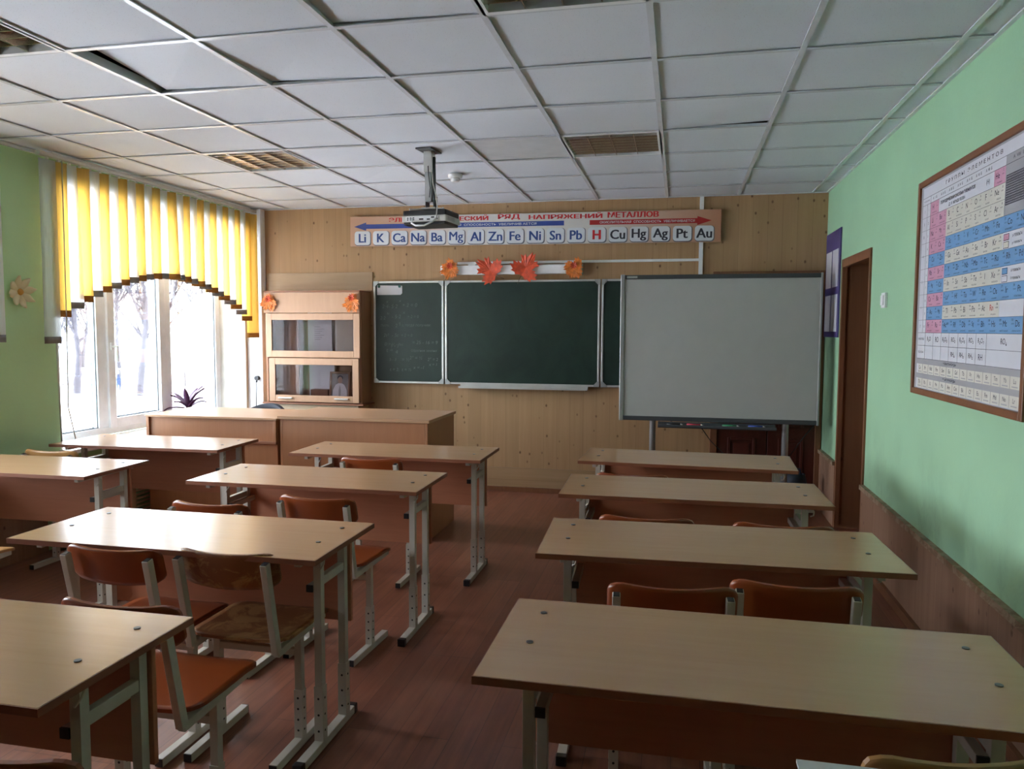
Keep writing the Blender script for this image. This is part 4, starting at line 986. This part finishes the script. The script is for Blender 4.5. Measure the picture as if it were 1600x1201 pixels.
# ================================================================== DESKS
def make_desk():
    root = thing('school_desk', '', 'desk')
    T = .755; lx = .51
    b = MB(); v = b.box(-.6, .6, -.25, .25, T-.018, T, M['edge'])
    b.box(-.597, .597, -.247, .247, T-.0005, T+.0006, M['desk']); b.box(-.595, .595, -.245, .245, T-.0186, T-.0178, M['panel'])
    top = b.build('tabletop', root, .0)
    for sx in (-1, 1):
        for y in (-.045, .15):
            b = MB(); b.cyl((sx*lx, y, T), (sx*lx, y, T+.003), .0085, M['cap'], 12); b.build('screw_cap', top)
    b = MB(); b.box(-.535, .535, .168, .184, .39, .728, M['panel']); b.build('modesty_panel', root, .001)
    for sx in (-1, 1):
        for y in (-.045, .15):
            b = MB(); b.box(sx*lx-.014, sx*lx+.014, y-.014, y+.014, .22, T-.018, M['metal']); b.box(sx*lx-.017, sx*lx+.017, y-.017, y+.017, .03, .235, M['metal'])
            for z in (.07, .13, .19):
                b.cyl((sx*lx, y-.0165, z), (sx*lx, y-.0176, z), .0045, M['hole'], 8); b.cyl((sx*lx-.0176, y, z), (sx*lx+.0176, y, z), .0045, M['hole'], 8)
            b.build('leg', root, .002)
        b = MB(); b.box(sx*lx-.017, sx*lx+.017, -.20, .21, .004, .034, M['metal']); fr = b.build('foot_runner', root, .002)
        for (a, c) in ((-.225, -.198), (.208, .235)):
            b = MB(); b.box(sx*lx-.0185, sx*lx+.0185, a, c, 0, .036, M['black']); b.build('end_cap', fr, .003)
        b = MB(); b.box(sx*lx-.012, sx*lx+.012, -.031, .136, .60, .63, M['metal']); b.box(sx*lx-.012, sx*lx+.012, -.20, .22, T-.043, T-.0188, M['metal']); b.build('side_brace', root, .002)
        xi = sx*(lx-.029)
        b = MB(); b.box(xi-.0125, xi+.0125, -.055, .167, .577, .602, M['metal']); rl = b.build('shelf_rail', root, .002)
        b = MB(); b.box(xi-.0125, xi+.0125, -.061, -.055, .577, .602, M['black']); b.build('rail_plug', rl)
    b = MB(); b.tube([(lx+.014, -.045, .70), (lx+.03, -.06, .70), (lx+.035, -.075, .688), (lx+.03, -.09, .675), (lx+.02, -.08, .668)], .003, M['metal'], 6); b.tube([(-lx+.014, -.045, .70), (-lx+.03, -.06, .70), (-lx+.035, -.075, .688), (-lx+.03, -.09, .675), (-lx+.02, -.08, .668)], .003, M['metal'], 6); b.build('bag_hook', root)
    return root
DESKS = [(.053, 4.575, -2.4, 'desk at the front of the right row, nearest the whiteboard, with a chipped edge'), (.068, 3.698, .8, 'second desk from the whiteboard in the right row'),
         (.13, 2.768, 2.2, 'third desk from the whiteboard in the right row, behind two dark chairs\' backs'), (.172, 1.812, 0, 'largest-looking desk in the lower right, nearest the camera in the right row'),
         (-1.705, 4.463, .5, 'front desk of the middle row, right against the demonstration desk'), (-1.775, 3.567, .4, 'second desk of the middle row, with an orange chair at its right seat'),
         (-1.743, 2.498, 0, 'desk in the middle row with the worn brown chair standing before it'), (-1.828, 1.482, 0, 'desk in the lower left corner, nearest the camera in the middle row'),
         (-3.385, 4.43, 1.5, 'desk by the window in front of the raised counter'), (-3.535, 3.52, 1, 'desk at the left edge of the photo, second from the counter'),
         (.16, .95, 0, 'desk under the camera at the back of the right row, holding a pale notebook')]
dproto = make_desk()
for k, (x, y, a, l) in enumerate(DESKS):
    o = dproto if k == 0 else copy_tree(dproto)
    o.location = (x, y, 0); o.rotation_euler.z = R(a); tag(o, l, 'desk', 'two-seat school desks')
    if k == 0:
        pass

# ================================================================== CHAIRS
def make_chair(ply):
    root = thing('school_chair', '', 'chair'); lx = .163
    def seat(u, v):
        X = (u-.5)*2; Y = (v-.5)*2
        rx = 1-.10*max(0, abs(Y)-.72)**2/.0784*.9; ry = 1-.10*max(0, abs(X)-.72)**2/.0784*.9
        z = .437+.006*X*X-.018*max(0, Y-.4)**2*2.5-.004*(1-Y*Y)
        return Vector((X*.19*rx, Y*.188*ry, z)), (0, 0, 1)
    b = MB(); b.sheet(seat, 16, 14, .011, M[ply]); b.build('seat', root)
    def back(u, v):
        X = (u-.5)*2; V = (v-.5)*2
        kz = 1-.22*max(0, abs(X)-.78)**2/.0484; kx = 1-.05*max(0, abs(V)-.6)**2/.16
        z = .703+.063*V*kz-(.010*(1-X*X) if V > 0 else .012*(1-X*X)*(-V))
        y = -.212-.032*(1-X*X)-.24*(z-.703)-.001
        return Vector((X*.19*kx, y, z)), (0, -1, -.2)
    b = MB(); b.sheet(back, 20, 10, .009, M[ply]); b.build('backrest', root)
    for sx in (-1, 1):
        b = MB(); b.bar((sx*lx, -.196, .405), (sx*lx, -.262, .735), .024, .028, M['metal'], (0, 1, 0)); p = b.build('back_post', root, .002)
        b = MB(); b.bar((sx*lx, -.262, .7352), (sx*lx, -.2624, .737), .018, .022, M['black'], (0, 1, 0)); b.build('post_plug', p)
        b = MB(); b.bar((sx*lx, -.20, .405), (sx*lx, .15, .418), .024, .026, M['metal']); b.build('seat_rail', root, .002)
        b = MB(); b.box(sx*lx-.013, sx*lx+.013, -.053, -.027, .19, .402, M['metal']); b.box(sx*lx-.016, sx*lx+.016, -.056, -.024, .03, .21, M['metal'])
        for z in (.06, .10, .14, .18):
            b.cyl((sx*lx, -.0555, z), (sx*lx, -.0568, z), .0045, M['hole'], 8); b.cyl((sx*lx-.0168, -.04, z), (sx*lx+.0168, -.04, z), .0045, M['hole'], 8)
        b.build('leg', root, .002)
        b = MB(); b.box(sx*lx-.0155, sx*lx+.0155, -.235, .125, .002, .032, M['metal']); r_ = b.build('foot_runner', root, .002)
        for (a, c) in ((-.2385, -.235), (.125, .1285)):
            b = MB(); b.box(sx*lx-.014, sx*lx+.014, a, c, 0.003, .031, M['black']); b.build('end_cap', r_)
    b = MB(); b.box(-lx+.013, lx-.013, -.052, -.028, .335, .36, M['metal']); b.build('crossbar', root, .002)
    return root
CH = {'chair': make_chair('chair'), 'chair_worn': make_chair('chair_worn'), 'chair_yellow': make_chair('chair_yellow')}
used = set()
CHAIRS = [  # x, rear y, rotation, kind, label
 (-1.48, 2.315, 0, 'chair_worn', 'worn brown chair with patchy varnish at the third middle desk'),
 (-1.88, 2.27, -1, 'chair', 'orange-brown chair left of the worn chair at the third middle desk'),
 (-1.49, 1.82, 0, 'chair', 'orange chair standing between the worn chair and the lower left desk'),
 (-1.555, 3.15, -3, 'chair', 'orange chair at the right seat of the second middle desk'),
 (-1.955, 2.94, -2, 'chair', 'chair half hidden behind the pale desk in the middle row, only its top showing'),
 (-1.735, 4.17, 0, 'chair', 'orange chair tucked under the front desk of the middle row'),
 (-3.75, 3.98, 0, 'chair_yellow', 'pale brown chair back by the green wall under the flower'),
 (-3.33, 2.72, 0, 'chair_yellow', 'chair at the left edge of the photo, only its seat corner showing'),
 (-.23, 4.03, 1, 'chair', 'orange chair at the front desk of the right row'),
 (-.115, 3.12, 0, 'chair', 'left of two chairs between the second and third desks of the right row'),
 (.41, 3.12, 0, 'chair', 'right of two chairs between the second and third desks of the right row'),
 (-.025, 2.30, 5, 'chair', 'left dark orange chair just beyond the nearest right desk'),
 (.355, 2.40, 0, 'chair', 'right dark orange chair just beyond the nearest right desk'),
 (.465, 1.49, 14, 'chair_yellow', 'yellow-brown chair cut off at the lower right corner of the photo'),
 (-1.19, 1.13, 0, 'chair', 'dark red-brown chair top in the lower left corner of the photo'),
]
for (x, yr, a, kd, l) in CHAIRS:
    if kd in used: o = copy_tree(CH[kd])
    else: o = CH[kd]; used.add(kd)
    o.location = (x, yr+.185, 0); o.rotation_euler.z = R(a); tag(o, l, 'chair', 'steel framed plywood school chairs')

# small things
b = MB(); b.cyl((-.035, 0, 0), (.035, 0, 0), .006, M['red'], 10); tag(b.build('marker_pen', loc=(-1.83, 3.02, .0065), rot=(0, 0, R(20))), 'small red pen lying on the floor behind the worn chair', 'pen')
b = MB(); b.box(-.1, .1, -.15, .15, 0, .006, M['paper']); tag(b.build('notebook', loc=(.315, 1.215, .7557), rot=(0, 0, R(0))), 'pale notebook edge at the bottom of the photo', 'notebook')

# ================================================================== OUTSIDE
ZG = -4.8
b = MB(); b.box(-320, -6, -60, 320, ZG-.5, ZG, M['snow']); struct(b.build('ground'))
def tree(name, x, y, H, r0, seed, label, bark, group, fork=.3, dens=1.0, tw=.022):
    t = thing(name, label, 'tree', (x, y, ZG), 0, group); r = random.Random(seed)
    tr = MB(); cr = MB()
    def branch(p, d, L, rad, lv):
        n = 4; pts = [p]; 
        for k in range(n):
            d = (d+Vector((r.uniform(-.16, .16), r.uniform(-.16, .16), r.uniform(-.03, .12)))).normalized(); p = p+d*L/n; pts.append(p)
        (tr if lv < 2 else cr).tube(pts, rad, bark if lv < 2 else M['twig'], 6 if lv < 2 else 3, [rad*(1-.7*k/n) for k in range(n+1)])
        if lv >= 3: return
        nb = int({0: 9, 1: 7, 2: 6}[lv]*dens)
        for k in range(nb):
            q = r.uniform(fork if lv == 0 else .2, 1); i = min(n-1, int(q*n)); pp = pts[i].lerp(pts[i+1], q*n-i)
            az = r.uniform(0, 2*math.pi); el = r.uniform(.5, 1.15) if lv == 0 else r.uniform(.1, 1.0)
            dd = (Vector((math.cos(az)*math.cos(el), math.sin(az)*math.cos(el), math.sin(el)))+d*.3).normalized()
            branch(pp, dd, L*r.uniform(.36, .55), max(tw, rad*(.42 if lv == 0 else .4)), lv+1)
    branch(Vector((0, 0, -.1)), Vector((r.uniform(-.05, .05), 0, 1)).normalized(), H, r0, 0)
    tr.build('trunk', t); cr.build('twigs', t)
tree('birch_tree', -48.8, 61.8, 17, .33, 11, 'large pale forked birch in the middle of the window view', M['birch'], 'bare winter trees outside', .2, 1.5)
tree('bare_tree', -55.9, 62.1, 14, .34, 12, 'bare tree seen through the left window pane', M['bark'], 'bare winter trees outside', .3, 1.2)
tree('bare_tree', -59.5, 68.5, 15, .22, 13, 'thin bare tree just left of the window mullion', M['bark'], 'bare winter trees outside', .35)
tree('bare_tree', -46.0, 72.0, 14, .30, 14, 'bare tree seen through the right window pane', M['bark'], 'bare winter trees outside', .3, 1.2)
r = random.Random(21)
far = MB()
for k in range(13):
    f_ = k/12; dx = -104+f_*32; 
    tree('bare_tree', dx+r.uniform(-2, 2), 100+f_*18+r.uniform(-8, 8), r.uniform(14, 19), .32, 30+k, 'faint bare tree in the far row beyond the snowy yard', M['bark'], 'far row of bare winter trees', .12, 1.5, .045)
far.bm.free()
t = thing('iron_fence', 'low iron fence across the snowy yard outside', 'fence', (0, 0, 0))
A, B_ = Vector((-66, 67.4, ZG)), Vector((-40, 74.2, ZG)); nP = 12
b = MB(); 
for z in (.35, 1.45): b.bar(A+Vector((0, 0, z)), B_+Vector((0, 0, z)), .06, .06, M['fence'])
for k in range(150): p = A.lerp(B_, k/149); b.box(p.x-.03, p.x+.03, p.y-.03, p.y+.03, ZG+.2, ZG+1.65, M['fence'])
b.build('fence_pickets', t)
for k in range(nP+1): p = A.lerp(B_, k/nP); b = MB(); b.box(p.x-.07, p.x+.07, p.y-.07, p.y+.07, ZG-.1, ZG+1.9, M['fence']); b.build('post', t)
# distant passer-by
t = thing('person', 'distant person in a blue coat walking in the snow outside', 'person', (-53.2, 64.4, ZG), R(30))
me = bpy.data.meshes.new('body')
V = [(0, 0, .88), (0, 0, 1.12), (0, .0, 1.38), (0, .0, 1.50), (0, -.01, 1.58), (0, -.01, 1.70), (-.18, 0, 1.38), (-.24, .03, 1.12), (-.22, -.08, .90), (.18, 0, 1.38), (.24, -.03, 1.12), (.22, -.12, .92), (-.09, 0, .84), (-.10, -.10, .46), (-.10, .04, .07), (-.10, -.09, .04), (.09, 0, .84), (.10, .06, .47), (.10, .20, .10), (.10, .08, .05)]
E_ = [(0, 1), (1, 2), (2, 3), (3, 4), (4, 5), (2, 6), (6, 7), (7, 8), (2, 9), (9, 10), (10, 11), (0, 12), (12, 13), (13, 14), (14, 15), (0, 16), (16, 17), (17, 18), (18, 19)]
RD = [.17, .16, .17, .06, .09, .085, .09, .065, .045, .09, .065, .045, .11, .075, .055, .045, .11, .075, .055, .045]
me.from_pydata(V, E_, []); me.materials.append(M['coat']); o = bpy.data.objects.new('body', me); COL.objects.link(o); o.parent = t
sk = o.modifiers.new('skin', 'SKIN')
for i, v in enumerate(me.skin_vertices[0].data): v.radius = (RD[i], RD[i]); v.use_root = (i == 0)
o.modifiers.new('sub', 'SUBSURF').levels = 2; o.modifiers['sub'].render_levels = 2
b = MB(); b.lathe([(.10, 1.66), (.105, 1.72), (.08, 1.79), (.02, 1.82)], M['hair'], 16); b.build('hat', t)
